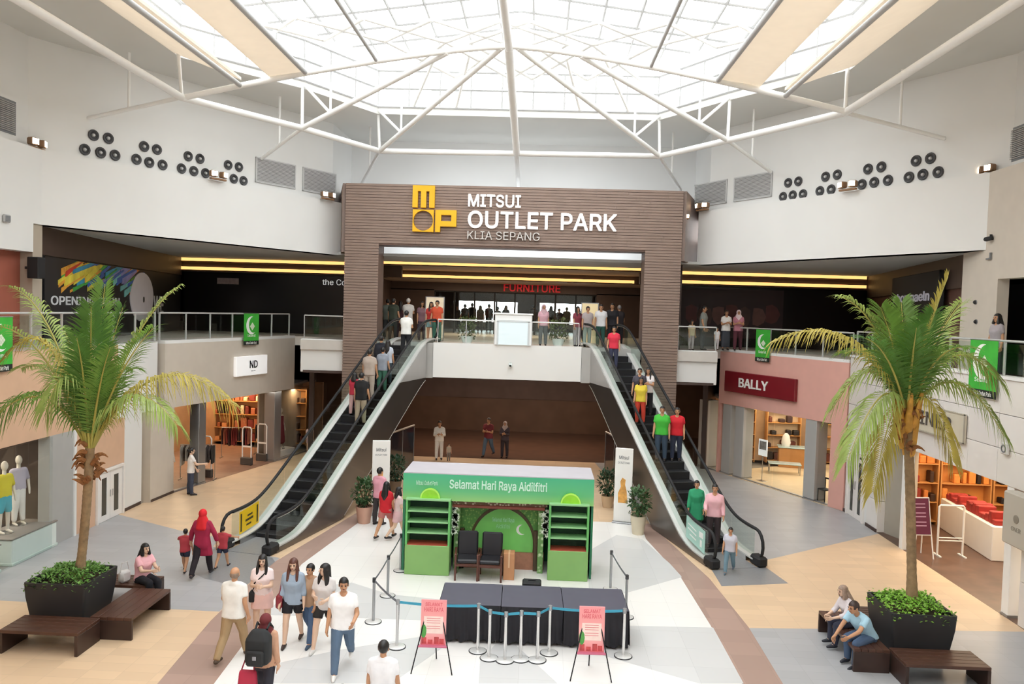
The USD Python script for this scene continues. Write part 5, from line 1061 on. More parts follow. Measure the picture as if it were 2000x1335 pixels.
p = BY(1458, .6); t = thing('poster_stand', 'small white poster on a stand inside the BALLY entrance', 'poster', (*p, 0), aR); part('pole', tube((.25, 0, 0), (.25, 0, 1.0), .015), M_steel, t); part('foot', rbox(.05, .45, -.12, .12, 0, .02, .005), M_steel, t); part('board', rbox(0, .5, -.015, .015, 1.0, 1.65, .005), mat('poster_white', '#f6f4f2', .5, var=0, emit='#ffffff', es=.3), t); part('picture', bx(.06, .44, -.02, -.015, 1.25, 1.58), mat('poster_grey', '#8f8a88', .6, var=.4, scale=8), t)
for i, (px, bk) in enumerate(((1600, .35), (1616, .5))):
    t = thing('stool', f'{["left", "right"][i]} black stool behind the right BALLY window', 'stool', (*BY(px, bk), 0), aR + 10 * i); part('seat', rbox(-.18, .18, -.18, .18, .44, .48, .01), M_soft, t)
    for x in (-.16, .16):
        for y in (-.16, .16): part('leg', rbox(x - .014, x + .014, y - .014, y + .014, 0, .44, .003), M_soft, t)
    part('back_rail', MB().box(-.17, -.145, .15, .175, .48, .85).box(.145, .17, .15, .175, .48, .85).box(-.17, .17, .15, .175, .8, .85).mesh(), M_soft, t)
# ---- near right shop with the timber floor
lamp(14.5, 22.0, 2.84, 4.5, 5, 4.5, (1, .8, .55)); lamp(15, 25.2, 2.6, 6, .3, 8, (1, .66, .35)); lamp(14, 15, 2.84, 4, 3, 5, (1, .82, .6))
struct('wall_right', upright((19.0, 26), (19.0, 8), 0, ZF, .15), MATS['shop_wall_warm']); struct('wall_right', upright((11.9, 26), (19.0, 26), 0, ZF, .15), MATS['shop_wall_warm'])
for i in range(4): shelf_unit(f'{["leftmost", "second", "third", "rightmost"][i]} glowing timber shelf unit at the back of the near right shop', (12.2 + i * 1.65, 25.5, 0), 0, 1.6, 2.6, .42, 4, M_shelf, [['#3a2418', '#c87838', '#8a3020'], ['#241a18', '#d88840', '#b02a20'], ['#4a2a1a', '#e09a50', '#1e1a1c'], ['#b8261e', '#d88a48', '#33201a']][i], mat('shelf_back_orange', '#d08a44', .6, var=.1), .75)
t = thing('display_table', 'white display counter with red goods in the near right shop', 'counter', (*at(1835, 1030, z=0)[:2], 0), along(at(1835, 1030, z=0), at(1915, 1082, z=0))[0]); part('body', rbox(0, 3.4, 0, .8, 0, .95, .02), M_wfix, t); k = MB()
for i in range(16): k.rbox(.1 + i * .2, .28 + i * .2, .1, .6, .95, 1.05 + .25 * rgS.random(), .02)
part('goods', k, mat('goods_red', '#962620', .7, var=.3, scale=4), t, kind='stuff')
def floorframe(label, p, rz): 
    t = thing('garment_frame', label, 'rail', p, rz); part('frame', MB().path([(0, 0, 0), (0, 0, 1.36), (.03, 0, 1.4), (.65, 0, 1.4), (.68, 0, 1.36), (.68, 0, 0)], .028).tube((0, 0, .5), (.68, 0, .5), .018).tube((0, 0, .42), (.68, 0, .42), .018).mesh(), M_wfix, t); part('foot', MB().box(-.03, .03, -.2, .2, 0, .03).box(.65, .71, -.2, .2, 0, .03).mesh(), M_wfix, t)
p = at(1830, 1084, z=0); floorframe('white empty garment frame inside the near right shop', p, 0)
p = at(1800, 1085, z=0); t = thing('sign_stand', 'maroon sign board on a white easel at the near right shop entrance', 'easel', p, -18)
for a, b in (((-.12, .0, 1.2), (-.22, -.22, 0)), ((.14, .0, 1.2), (.26, -.22, 0)), ((0, .05, 1.2), (.02, .3, 0))): part('leg', tube(a, b, .018), M_wfix, t)
bd_ = part('board', T(rbox(-.25, .25, -.03, .0, .62, 1.62, .01), trans((0, -.1, 0)) @ roty(-6)), mat('board_plum', '#6d2c46', .5, var=.06), t); part('board_rim', T(MB().box(-.27, -.25, -.035, .0, .6, 1.64).box(.25, .27, -.035, .0, .6, 1.64).box(-.25, .25, -.035, 0, .6, .62).box(-.25, .25, -.035, 0, 1.62, 1.64).mesh(), trans((0, -.1, 0)) @ roty(-6)), M_wfix, bd_)
k = MB()
for z in (1.45, 1.35, 1.2, 1.1, .95, .85): k.add(T(bx(-.16, .16, -.034, -.03, z, z + .03), trans((0, -.1, 0)) @ roty(-6)))
part('board_text', k, mat('board_pale', '#c79ab0', .6), bd_)
t = thing('shopfront_column', 'white square column at the right side of the near right shop entrance', 'column', (11.42, 17.55, 0)); part('shaft', rbox(0, .26, 0, .26, .05, ZF, .01), M_wsteel, t); part('foot', bx(-.01, .27, -.01, .27, 0, .05), M_alu, t)
# ---- near left display window
lamp(-13.2, 17.5, 2.84, 2., 4, 4.5, (1, .9, .75))
struct('wall_left', upright((-14.6, 11), (-14.6, 20.9), 0, ZF, .12), mat('window_backdrop', '#4a3c34', .7, var=.2)); struct('wall_left', upright((-14.6, 20.4), (-11.7, 20.4), 0, ZF, .12), MATS['window_backdrop'])
for i, (y0, y1) in enumerate(((18.15, 19.9), (15.6, 17.75))):
    t = thing('window_plinth', f'{["farther", "nearer"][i]} pale plinth box in the near left display window', 'plinth', (-11.75, (y0 + y1) / 2, 0)); hw = (y1 - y0) / 2; part('box', rbox(-.45, .40, -hw, hw, 0, .62, .02), mat('plinth_mint', '#dce4de', .5, var=.03), t); part('top', rbox(-.47, .42, -hw - .02, hw + .02, .62, .66, .01), mat('plinth_top', '#8a8078', .6, var=.1), t); part('skirting', rbox(-.46, .43, -hw - .01, hw + .01, 0, .07, .01), mat('plinth_mint2', '#c4d0c8', .5), t)
mannequin('mannequin in yellow top and turquoise shorts in the near left window', (-11.85, 18.6, .66), 70, '#d8c832', ('#45b0c4', 's')); mannequin('mannequin in white trousers behind the yellow one in the near left window', (-12.0, 19.35, .66), 60, '#b8b0c0', ('#e8e4e0', 'l')); mannequin('mannequin cut off by the left edge of the picture', (-11.9, 16.9, .66), 75, '#8a7468', ('#d8d4d0', 'l'))
t = thing('shop_glazing', 'frameless glass pane of the near left display window', 'shop window', (-11.3, 15.2, 0), 90)
for k in range(3): part('pane', bx(k * 1.48, k * 1.48 + 1.46, -.006, .006, .02, ZF), G_shop, t)
# ---- lamps of the dark passages
lamp(0, 36.5, 3.78, 10, 3, 3.2, (1, .75, .55)); lamp(-.5, 42, 7.85, 9, 2, 4.5, (1, .75, .5)); lamp(-11, 30.5, 8.36, 4, 3, .8, (1, .85, .7)); lamp(11, 30.5, 8.36, 4, 3, .8, (1, .85, .7)); lamp(-.3, 32.5, 8.36, 9, 1.5, 1.2, (1, .9, .8))
lamp(-.2, 31.3, 9.15, 10, .3, 30, (.9, .95, 1), 75)
# ================================================================ people
SK = {'a': '#d2a688', 'b': '#c2916e', 'c': '#e0bca2', 'd': '#8a5f44'}
def sph(c, r, n=12): return Manifold.sphere(r, n).translate(tuple(map(float, c)))
def ell(c, r, n=16): return Manifold.sphere(1.0, n).scale(tuple(map(float, r))).translate(tuple(map(float, c)))
def hull(*s): return Manifold.batch_hull(list(s))
def cap(p, q, r, r2=None, n=12): return hull(sph(p, r, n), sph(q, r if r2 is None else r2, n))
def uni(ms): return Manifold.batch_boolean(ms, m3.OpType.Add)
def soften(m, l=.035, it=8):
    m = m.refine_to_length(l); t = tm(m); t.merge_vertices(); trimesh.smoothing.filter_taubin(t, iterations=it); return t
def nz(v): v = np.array(v, float); return v / np.linalg.norm(v)
def person(label, loc, face, H=1.65, fem=False, skin='a', shirt=None, sleeve='short', low=None, lowkind='trousers', hair='short', hairc='#1d1a1a', shoe='#2a2628', hijab=None, tunic=None,
           legs=((8, 4), (-8, 12)), arms=((6, 8, 12, 0), (-6, 8, 12, 0)), lean=2, head=(0, 0), seat=None, group=None, trim=None, stock=1.0):
    """One standing, walking or sitting figure, facing -y before it is turned; every measure in parts of its height."""
    D = math.radians; h = H; t = thing('person', label, 'person', loc, face, group); M_sk = mat('skin_' + skin, SK[skin], .55, var=.04)
    hipw, shw = (.052, .090) if fem else (.050, .103); k = stock
    P = {}; drop = []
    for i, s in enumerate((-1, 1)):
        p, kb = map(D, legs[i]); hp = np.array([s * hipw, 0, 0]) * h
        kn = hp + nz((s * .05, -math.sin(p), -math.cos(p))) * .245 * h; an = kn + nz((s * .01, -math.sin(p - kb), -math.cos(p - kb))) * .235 * h
        P[i] = [hp, kn, an]; drop.append(-an[2] + .042 * h)
    hz = max(drop) if seat is None else seat + .052 * h
    off_ = np.array([0, 0, hz]); la = D(lean); sp = np.array([0, -math.sin(la), math.cos(la)])
    B = lambda d, x=0, y=0: off_ + sp * d * h + np.array([x, y, 0]) * h
    for i in P: P[i] = [v + off_ for v in P[i]]
    A = {}
    for i, s in enumerate((-1, 1)):
        p, ab, el, inn = map(D, arms[i]); sh = B(.274, s * shw)
        e = sh + nz((s * math.sin(ab), -math.sin(p + la) * math.cos(ab), -math.cos(p + la) * math.cos(ab))) * .165 * h
        f = nz((s * (math.sin(ab) * .5) - s * math.sin(inn), -math.sin(p + la + el) * math.cos(inn), -math.cos(p + la + el) * math.cos(inn)))
        A[i] = [sh, e, e + f * .145 * h, f]
    yawd, nod = map(D, head); hc = B(.405) + np.array([0, -math.sin(la * .5 + nod) * .02 * h, 0])
    HR = np.array([[math.cos(yawd), -math.sin(yawd), 0], [math.sin(yawd), math.cos(yawd), 0], [0, 0, 1.]]) @ np.array([[1, 0, 0], [0, math.cos(nod), -math.sin(nod)], [0, math.sin(nod), math.cos(nod)]])
    hd = lambda x, y, z: hc + HR @ (np.array([x, y, z]) * h)
    def hell(c, r, n=18):
        m = Manifold.sphere(1.0, n).scale(tuple(np.array(r) * h)).translate(tuple(np.array(c) * h))
        return m.transform(np.c_[HR, hc])
    def torso(g=0., lo=-.03):
        w = .040 if fem else .046
        pel = [sph(B(lo, x), (.058 * k) * h + g) for x in (-.045, .045)]; wst = [sph(B(.09, x), (.047 * k) * h + g) for x in (-w, w)]
        ch = [sph(B(.205, x, -.006), (.058 * k) * h + g) for x in (-.055, .055)]; shd = [sph(B(.276, s * (shw - .018)), .030 * h + g * .8) for s in (-1, 1)]; tz = [sph(B(.30, s * .018, .006), .030 * h + g * .6) for s in (-1, 1)]
        return [hull(*pel, *wst), hull(*wst, *ch), hull(*ch, *shd), hull(*shd, *tz)] + ([hull(sph(B(.19, -.038, -.04), .034 * h + g), sph(B(.19, .038, -.04), .034 * h + g), *wst)] if fem else [])
    def leg(i, g0=0., g1=0., upto=1.0):
        a, b, c = P[i]; r = [(.056 * h * k + g0), (.036 * h + (g0 + g1) / 2), (.021 * h + g1)]
        calf = b + (c - b) * .32 + np.array([0, .010 * h, 0])
        if upto >= 1: return [cap(a, b, r[0], r[1]), hull(sph(b, r[1]), sph(calf, .034 * h + (g0 + g1) / 2)), cap(calf, c, .034 * h + (g0 + g1) / 2, r[2])]
        q = a + (b - a) * upto; rq = r[0] + (r[1] - r[0]) * upto; d = nz(b - a); m = hull(sph(a, r[0]), sph(q + d * rq, rq))
        return [m.trim_by_plane(tuple(-d), float(-d @ q))]
    def arm(i, g=0., upto=2.0):
        s, e, w, f = A[i]; up = [.029 * h + g, .024 * h + g, .0165 * h + g * .8]
        if upto >= 2: return [cap(s, e, up[0], up[1]), cap(e, w, up[1], up[2])]
        if upto > 1:
            q = e + (w - e) * (upto - 1); rq = up[1] + (up[2] - up[1]) * (upto - 1); return [cap(s, e, up[0], up[1]), hull(sph(e, up[1]), sph(q + f * rq, rq)).trim_by_plane(tuple(-f), float(-f @ q))]
        d = nz(e - s); q = s + (e - s) * upto; rq = up[0] + (up[1] - up[0]) * upto + .004; return [hull(sph(s, up[0]), sph(q + d * rq, rq)).trim_by_plane(tuple(-d), float(-d @ q))]
    # body: one surface
    body = torso() + leg(0) + leg(1) + arm(0) + arm(1)
    body += [cap(B(.28), hd(0, .012, -.03), .030 * h, .028 * h), hell((0, .004, .012), (.046, .058, .056)), hull(hell((0, -.008, -.022), (.038, .044, .036)), hell((0, -.022, -.05), (.018, .02, .016)))]
    sk = uni(body); bm = soften(sk)
    bits = [hull(hell((0, -.052, .012), (.006, .006, .01), 8), hell((0, -.064, -.010), (.010, .009, .007), 8))]
    bits += [hell((s * .046, .006, -.004), (.006, .014, .02), 10) for s in (-1, 1)]
    for i in (0, 1):
        s, e, w, f = A[i]; sd = -1 if i == 0 else 1
        a1 = nz(np.cross(f, (sd * 1.0, 0.15, .05))); a2 = nz(np.cross(a1, f))       # palm axes: a1 across the knuckles, a2 out of the palm
        pm = w + f * .045 * h; bits.append(hull(sph(w, .0165 * h, 8), sph(pm + a1 * .016 * h, .011 * h, 8), sph(pm - a1 * .016 * h, .011 * h, 8)))
        for j, (o, l) in enumerate(((-.018, .036), (-.006, .042), (.006, .044), (.018, .040))):
            b0 = pm + a1 * o * h; b1 = b0 + (f * .9 - a2 * .22) * l * .55 * h; b2 = b1 + (f * .72 - a2 * .6) * l * .5 * h
            bits += [cap(b0, b1, .0058 * h, .0054 * h, 6), cap(b1, b2, .0054 * h, .0046 * h, 6)]
        tb = w + f * .018 * h + a1 * .014 * h; bits += [cap(tb, tb + (f * .5 + a1 * .8) * .03 * h, .0075 * h, .006 * h, 6), cap(tb + (f * .5 + a1 * .8) * .03 * h, tb + (f * 1.1 + a1 * .8) * .05 * h, .006 * h, .005 * h, 6)]
    for i in (0, 1):
        a = P[i][2]; bits += [hull(sph(a, .021 * h, 8), sph(a + np.array([0, .012, -.022]) * h, .02 * h, 8), sph(a + np.array([0, -.09, -.03]) * h, .012 * h, 8))]
    try: bm = tm(Manifold(m3.Mesh(np.asarray(bm.vertices, np.float32), np.asarray(bm.faces, np.uint32))) + uni(bits))
    except Exception: bm = trimesh.util.concatenate([bm, tm(uni(bits))])
    part('body', bm, M_sk, t, smooth=50)
    fc = mat('face_dark', '#2b1d1a', .4, var=0); lipm = mat('lip', '#8c4a44', .5, var=0)
    for s in (-1, 1):
        part('eye', tm(hell((s * .019, -.0505, .004), (.0085, .005, .0048), 10)), fc, t, smooth=True); part('eyebrow', tm(hell((s * .020, -.0525, .017), (.012, .004, .0026), 8)), fc, t, smooth=True)
    part('mouth', tm(hell((0, -.0535, -.030), (.014, .004, .0045), 10)), lipm, t, smooth=True)
    # hair or scarf
    if hijab:
        face_cut = hell((0, -.06, -.006), (.036, .04, .05))
        sc = uni([hell((0, .006, .008), (.057, .068, .068)), hull(hell((0, .012, -.03), (.052, .055, .03)), sph(B(.27, -.05, .0), .05 * h), sph(B(.27, .05, .0), .05 * h), sph(B(.21, -.04, .05), .035 * h), sph(B(.21, .04, .05), .035 * h), sph(B(.20, 0, -.05), .035 * h))])
        part('headscarf', soften(sc - face_cut, .03, 4), mat('cloth_' + hijab[1:], hijab, .8, var=.1, scale=5), t, smooth=50)
    elif hair:
        hm = mat('hair_' + hairc[1:], hairc, .45, var=.25, scale=30)
        cut = Manifold.cube((.2 * h, .12 * h, .12 * h), True).translate((0, -.060 * h - .028 * h, -.060 * h + .034 * h)).transform(np.c_[HR, hc]); low_cut = Manifold.cube((.3 * h, .3 * h, .1 * h), True).translate((0, 0, -.05 * h - .044 * h)).transform(np.c_[HR, hc])
        side = Manifold.cube((.3 * h, .06 * h, .1 * h), True).translate((0, -.025 * h, -.05 * h - .008 * h)).transform(np.c_[HR, hc])
        if hair == 'short': hs = hell((0, .008, .016), (.051, .062, .062)) - cut - low_cut - side
        elif hair == 'bald': hs = (hell((0, .008, -.004), (.050, .060, .046)) - cut - low_cut - side)
        elif hair == 'bun': hs = uni([hell((0, .008, .016), (.052, .064, .062)) - cut - low_cut, hell((0, .075, .02), (.03, .026, .03))])
        else:
            ln = {'bob': .08, 'long': .17, 'verylong': .23}[hair]
            back = hull(hell((0, .022, .0), (.050, .048, .05)), sph(B(.34 - ln * .5, -.035, .055), .03 * h), sph(B(.34 - ln * .5, .035, .055), .03 * h), sph(B(.36 - ln, 0, .06), .026 * h))
            locks = [hull(hell((s * .043, -.006, .0), (.012, .025, .03)), sph(B(.405 - ln, s * .052, -.062 if ln > .1 else -.01), .015 * h), sph(B(.33, s * .05, -.035), .018 * h)) for s in (-1, 1)]
            hs = uni([hell((0, .006, .016), (.053, .064, .063)) - cut, (back - cut)] + [l for l in locks])
        part('hair', soften(hs, .03, 2), hm, t, smooth=50)
    # clothes
    g = .011 * h
    def clo(nm, ms, c, var=.08, l=.035, it=5, lab=None): return part(nm, soften(uni(ms) if isinstance(ms, list) else ms, l, it), mat('cloth_' + c[1:], c, .85, var=var, scale=6), t, smooth=50, label=lab)
    if low:
        g2 = .009 * h
        if lowkind == 'trousers':
            ms = [hull(*[sph(B(-.03, x), .058 * h * k + g2 * .7) for x in (-.045, .045)], *[sph(B(.04, x), .048 * h * k + g2 * .5) for x in (-.045, .045)])]
            for i in (0, 1):
                d = nz(P[i][2] - P[i][1]); q = P[i][2] + d * .004 * h; ms += [x.trim_by_plane(tuple(-d), float(-d @ q)) if j == 2 else x for j, x in enumerate(leg(i, g2, g2 * 1.6))]
            clo('trousers', ms, low)
        elif lowkind == 'shorts':
            ms = [hull(*[sph(B(-.03, x), .058 * h * k + g2 * .7) for x in (-.045, .045)], *[sph(B(.04, x), .048 * h * k + g2 * .5) for x in (-.045, .045)])] + leg(0, g2 * 1.5, g2, .62) + leg(1, g2 * 1.5, g2, .62); clo('shorts', ms, low)
        elif lowkind == 'skirt':
            z = B(-.16)[2]; ms = hull(*[sph(B(.05, x), .050 * h + g2) for x in (-.04, .04)], *[sph(P[i][0] + (P[i][1] - P[i][0]) * .62, .062 * h + g2) for i in (0, 1)], *[sph(P[i][0], .066 * h + g2) for i in (0, 1)])
            clo('skirt', ms.trim_by_plane((0, 0, 1), float(z)), low)
        elif lowkind == 'long':
            z = .07 * h; ms = hull(*[sph(B(.05, x), .05 * h + g2) for x in (-.04, .04)], *[sph((P[i][2][0], P[i][2][1], z), .05 * h) for i in (0, 1)], *[sph(P[i][1], .06 * h) for i in (0, 1)]); clo('skirt', ms.trim_by_plane((0, 0, 1), z), low)
    if tunic:
        z = P[0][1][2] + .03 * h; ms = torso(g * 1.6) + [hull(*[sph(B(.06, x), .056 * h + g) for x in (-.045, .045)], *[sph((s * .07 * h, P[0][1][1] * .4, z), .06 * h + g) for s in (-1, 1)]).trim_by_plane((0, 0, 1), float(z))] + arm(0, g * 1.3, 1.9) + arm(1, g * 1.3, 1.9)
        clo('tunic', ms, tunic)
    elif shirt:
        zb = B(-.045)[2] if seat is None else B(-.02)[2]; ms = [x.trim_by_plane((0, 0, 1), float(zb)) for x in torso(g * 1.7, -.05)]
        up = {'short': .62, 'long': 1.93, 'none': .16, 'three': 1.45}[sleeve]; ms += arm(0, g * 1.0, up) + arm(1, g * 1.0, up)
        neck = hull(sph(B(.30), .034 * h), sph(B(.34, 0, -.02), .04 * h)); clo('shirt', uni(ms) - neck, shirt)
        if trim: part('shirt_print', soften(hull(*[sph(B(.16, x, -.062), .012 * h) for x in (-.03, .03)], *[sph(B(.21, x, -.066), .012 * h) for x in (-.035, .035)]), .03, 1), mat('cloth_' + trim[1:], trim, .8), t, smooth=50)
    if shoe:
        for i in (0, 1):
            a = P[i][2]; m = uni([hull(sph(a + np.array([0, .014, -.018]) * h, .026 * h), sph(a + np.array([0, -.03, -.016]) * h, .023 * h), sph(a + np.array([0, -.095, -.026]) * h, .017 * h))]); zb = float(a[2] - .042 * h)
            part('shoe', soften(m.trim_by_plane((0, 0, 1), zb), .03, 1), mat('shoe_' + shoe[1:], shoe, .6, var=.1), t, smooth=50)
    return dict(prim=t, loc=np.array(loc, float), face=face, B=B, P=P, A=A, hc=hc, h=h)
def W(p, v):
    """A point given in a person's own frame, in the world."""
    a = math.radians(p['face']); v = np.array(v, float); return p['loc'] + np.array([v[0] * math.cos(a) - v[1] * math.sin(a), v[0] * math.sin(a) + v[1] * math.cos(a), v[2]])
WALK = ((22, 6), (-16, 22)); WALK2 = ((-16, 24), (22, 5)); STAND_ = ((2, 0), (-2, 3)); HANG = ((4, 9, 14, 0), (-4, 9, 14, 0)); SWING = ((-20, 8, 10, 0), (22, 8, 22, 0)); HOLD = ((10, 8, 95, 35), (14, 8, 88, 30)); PHONE = ((18, 6, 100, 25), (4, 9, 20, 0))
def gnd(x, y): p = at(x, y, z=0); return (p[0], p[1], 0.)
# ---- near group walking through the hall
pA = person('man in white shirt and khaki trousers with thinning hair, walking away at lower left', gnd(455, 1286), 172, 1.72, False, 'b', '#eceae4', 'short', '#a58a66', hair='bald', hairc='#8d7868', shoe='#4a3a2c', legs=WALK, arms=((-14, 12, 30, 0), (10, 14, 40, 10)), head=(8, 0), stock=1.12)
pB = person('young woman in pale pink blouse and short pink skirt with very long black hair', gnd(511, 1244), 6, 1.62, True, 'c', '#f0dcda', 'short', '#eec4bb', 'skirt', 'verylong', shoe='#d8c0b0', legs=STAND_, arms=HOLD, head=(0, 6))
pD = person('young woman in grey-blue top and black shorts with reddish long hair and red bag', gnd(571, 1256), 4, 1.66, True, 'c', '#9aa9ba', 'three', '#1c1b20', 'shorts', 'long', '#5a3428', '#3a2c28', legs=((14, 4), (-12, 14)), arms=((2, 10, 16, 0), (-2, 10, 14, 0)), head=(0, 8))
pE = person('boy in checked brown shirt and blue jeans between two young women', gnd(604, 1252), -6, 1.55, False, 'b', '#b08f74', 'short', '#4b6384', legs=WALK2, arms=SWING, shoe='#3c5068', head=(-10, 0))
pF = person('young woman in light grey shirt and dark shorts looking left, long black hair', gnd(632, 1263), -4, 1.64, True, 'c', '#d8d2d0', 'short', '#2c2826', 'shorts', 'verylong', shoe='#e0dcd8', legs=WALK, arms=((14, 8, 85, 30), (6, 8, 78, 25)), head=(-55, 0))
pG = person('man in white polo shirt and blue jeans walking toward the camera', gnd(668, 1312), 8, 1.72, False, 'b', '#f2f0f0', 'short', '#5b7088', legs=((18, 4), (-20, 28)), arms=((-6, 12, 22, 0), (8, 14, 62, 18)), shoe='#eeece8', head=(6, 4), stock=1.08)
pC = person('person in maroon headscarf with a large black backpack, seen from behind at the bottom', gnd(515, 1385), 178, 1.58, True, 'a', '#c79a7e', 'long', '#2b2a34', hijab='#6e2a2e', legs=WALK2, arms=((-12, 10, 25, 0), (8, 12, 20, 0)))
pH = person('boy in white shirt with short black hair, back to the camera at the bottom edge', gnd(744, 1462), 176, 1.6, False, 'b', '#eeeef2', 'short', '#34384a', legs=STAND_, arms=HANG)
pI = person('person with black hair barely showing at the bottom edge', gnd(662, 1568), 170, 1.55, False, 'b', '#c0c0c8', 'short', '#34384a', legs=STAND_, arms=HANG)
# bags
def backpack(label, p, c, w=.15, hh=.42, d=.17):
    loc = W(p, (0, .10 * p['h'], p['B'](.035)[2])); t = thing('backpack', label, 'backpack', loc, p['face']); m = mat('bag_' + c[1:], c, .75, var=.15, scale=8)
    part('body', tm(hull(*[sph((sx * (w - .07), y, z), r_) for sx in (-1, 1) for y, z, r_ in ((.05, .08, .07), (d - .07, .09, .07), (.05, hh * .75, .07), (d - .08, hh * .7, .07))], sph((-w * .35, .07, hh - .08), .08), sph((w * .35, .07, hh - .08), .08))), m, t, smooth=60); part('pocket', rbox(-w * .75, w * .75, d - .01, d + .05, .03, hh * .5, .03), m, t, smooth=40)
    for s in (-1, 1): part('strap', sweep([(s * .09, .0, hh - .03), (s * .10, -.10, hh + .03), (s * .10, -.22, hh - .08), (s * .10, -.22, hh * .3), (s * .10, -.02, .05)], .018, 6), m, t)
    part('badge', rbox(-.03, .03, d + .045, d + .055, hh * .25, hh * .36, .005), mat('bag_badge', '#8f9096', .4), t)
backpack('large black backpack on the person in the maroon headscarf', pC, '#202224', .19, .55, .22)
p = W(pC, (.20, .16, .38)); t = thing('shoulder_bag', 'crimson bag hanging left of the large black backpack', 'bag', p, 178); part('body', tm(hull(*[sph((sx * .09, 0, z), r_) for sx in (-1, 1) for z, r_ in ((.08, .07), (.27, .05))])), mat('bag_crimson', '#b82a48', .6, var=.1), t, smooth=60); part('strap', sweep([(-.1, 0, .32), (-.08, 0, .55), (-.04, 0, .72), (.02, 0, .55), (.1, 0, .32)], .012, 6), mat('bag_crimson2', '#8f2238', .6), t)
p = W(pD, (-.24, 0, .70)); t = thing('shoulder_bag', 'dark red handbag at the side of the woman in the grey-blue top', 'bag', p, 4); part('body', rbox(-.06, .06, -.14, .14, 0, .26, .03), mat('bag_red', '#8c2a34', .5, var=.1), t, smooth=40); part('handle', sweep([(.0, -.1, .25), (.04, -.06, .5), (.06, 0, .62), (.04, .06, .5), (0, .1, .25)], .010, 6), MATS['bag_red'], t)
p = W(pB, (-.15, -.03, .78)); t = thing('crossbody_bag', 'black crossbody bag with diagonal strap on the woman in pink', 'bag', p, 6); part('body', rbox(-.08, .03, -.1, .08, -.06, .14, .02), M_soft, t, smooth=40); part('strap', sweep([(-.02, 0, .12), (.03, -.10, .32), (.16, -.13, .45), (.25, -.06, .54), (.26, .04, .53), (.18, .13, .4), (.0, .08, .14)], .012, 6), M_soft, t)
p = W(pE, (.20, -.1, .62)); t = thing('paper_bag', 'small cream paper bag carried by the boy in jeans', 'bag', p, 0); part('body', rbox(-.07, .07, -.04, .04, 0, .2, .004), mat('paper_cream', '#e2d3a4', .8), t); part('handle', sweep([(-.04, 0, .2), (-.03, 0, .27), (.03, 0, .27), (.04, 0, .2)], .004, 5), MATS['paper_cream'], t)
# ---- mother with two children
person('woman in bright red headscarf and crimson tunic, seen from behind', gnd(394, 1124), 182, 1.62, True, 'a', None, low='#221a20', hijab='#d8202a', tunic='#a01f42', legs=WALK, arms=((6, 26, 8, 0), (6, 26, 8, 0)), shoe='#2a2226')
person('child in red vest and navy shorts left of the woman in red', gnd(361, 1116), 186, 1.06, False, 'b', '#b8404a', 'short', '#262a3c', 'shorts', legs=WALK2, arms=((-5, 14, 15, 0), (60, 35, 10, 0)), shoe='#332a2c')
person('child in red vest and navy shorts right of the woman in red', gnd(434, 1108), 176, 1.04, False, 'b', '#b8404a', 'short', '#2b3048', 'shorts', legs=WALK, arms=((60, 35, 10, 0), (-5, 14, 15, 0)), shoe='#332a2c')
# ---- sitting figures
SIT = ((88, 88), (84, 80))
pS = person('girl in pink top and black trousers sitting on the bench behind the left planter', (-7.30, 16.38, 0), 62, 1.58, True, 'c', '#eab0b8', 'short', '#1b1b22', hair='bob', seat=.43, legs=SIT, arms=((28, 6, 60, 25), (28, 6, 60, 25)), lean=8, shoe='#2b2b33')
t = thing('shoulder_bag', 'white bag beside the girl in pink on the bench', 'bag', (-7.63, 16.28, .43), 62); part('body', rbox(-.12, .12, -.08, .08, 0, .26, .05), mat('bag_white', '#d9d6d4', .6, var=.08), t, smooth=40); part('strap', sweep([(-.1, 0, .24), (-.06, 0, .42), (.06, 0, .42), (.1, 0, .24)], .01, 6), MATS['bag_white'], t)
person('man in light blue shirt and jeans sitting bent forward beside the right planter', (7.32, 14.95, 0), -62, 1.70, False, 'b', '#a9cfe2', 'short', '#4a5f7c', hair='short', hairc='#3a2a26', seat=.43, legs=((86, 92), (80, 78)), arms=((2, 10, 12, 8), (14, 6, 22, 12)), lean=34, head=(-10, 10), shoe='#2a2c34')
person('older woman with grey hair in white blouse sitting beyond the man in blue', (7.30, 15.62, 0), -80, 1.58, True, 'c', '#d8cfd2', 'three', '#34384a', hair='bob', hairc='#9a8272', seat=.43, legs=SIT, arms=((6, 8, 45, 25), (6, 8, 45, 25)), lean=20, head=(0, 8), shoe='#2a2c34')
# ---- around the booth, the shops and the dark hall behind
person('man in pink shirt standing behind the left side of the booth', gnd(739, 1024), 150, 1.70, False, 'b', '#e0a0b0', 'short', '#3a3436', legs=STAND_, arms=HANG)
person('woman in bright red top and pinkish shorts beside the booth', gnd(752, 1050), 160, 1.62, True, 'b', '#c8202c', 'short', '#b8706a', 'shorts', 'long', legs=WALK, arms=HANG)
pK = person('girl in pale pink dress half hidden by the left side of the booth', gnd(776, 1052), 110, 1.50, True, 'c', '#dfc4c4', 'short', '#d8b0b4', 'skirt', 'bob', legs=WALK2, arms=HOLD)
p = W(pK, (.15, 0, .62)); t = thing('shoulder_bag', 'black bag carried by the girl beside the booth', 'bag', p, 110); part('body', rbox(-.05, .05, -.14, .14, 0, .26, .03), M_soft, t, smooth=40); part('strap', sweep([(0, -.1, .25), (-.04, -.05, .5), (-.04, .05, .5), (0, .1, .25)], .01, 6), M_soft, t)
person('woman in white shirt and dark jeans looking into the ND shop', gnd(372, 966), 120, 1.58, True, 'c', '#e6e0dc', 'short', '#3c4356', hair='bun', legs=STAND_, arms=((30, 10, 60, 0), (10, 8, 20, 0)))
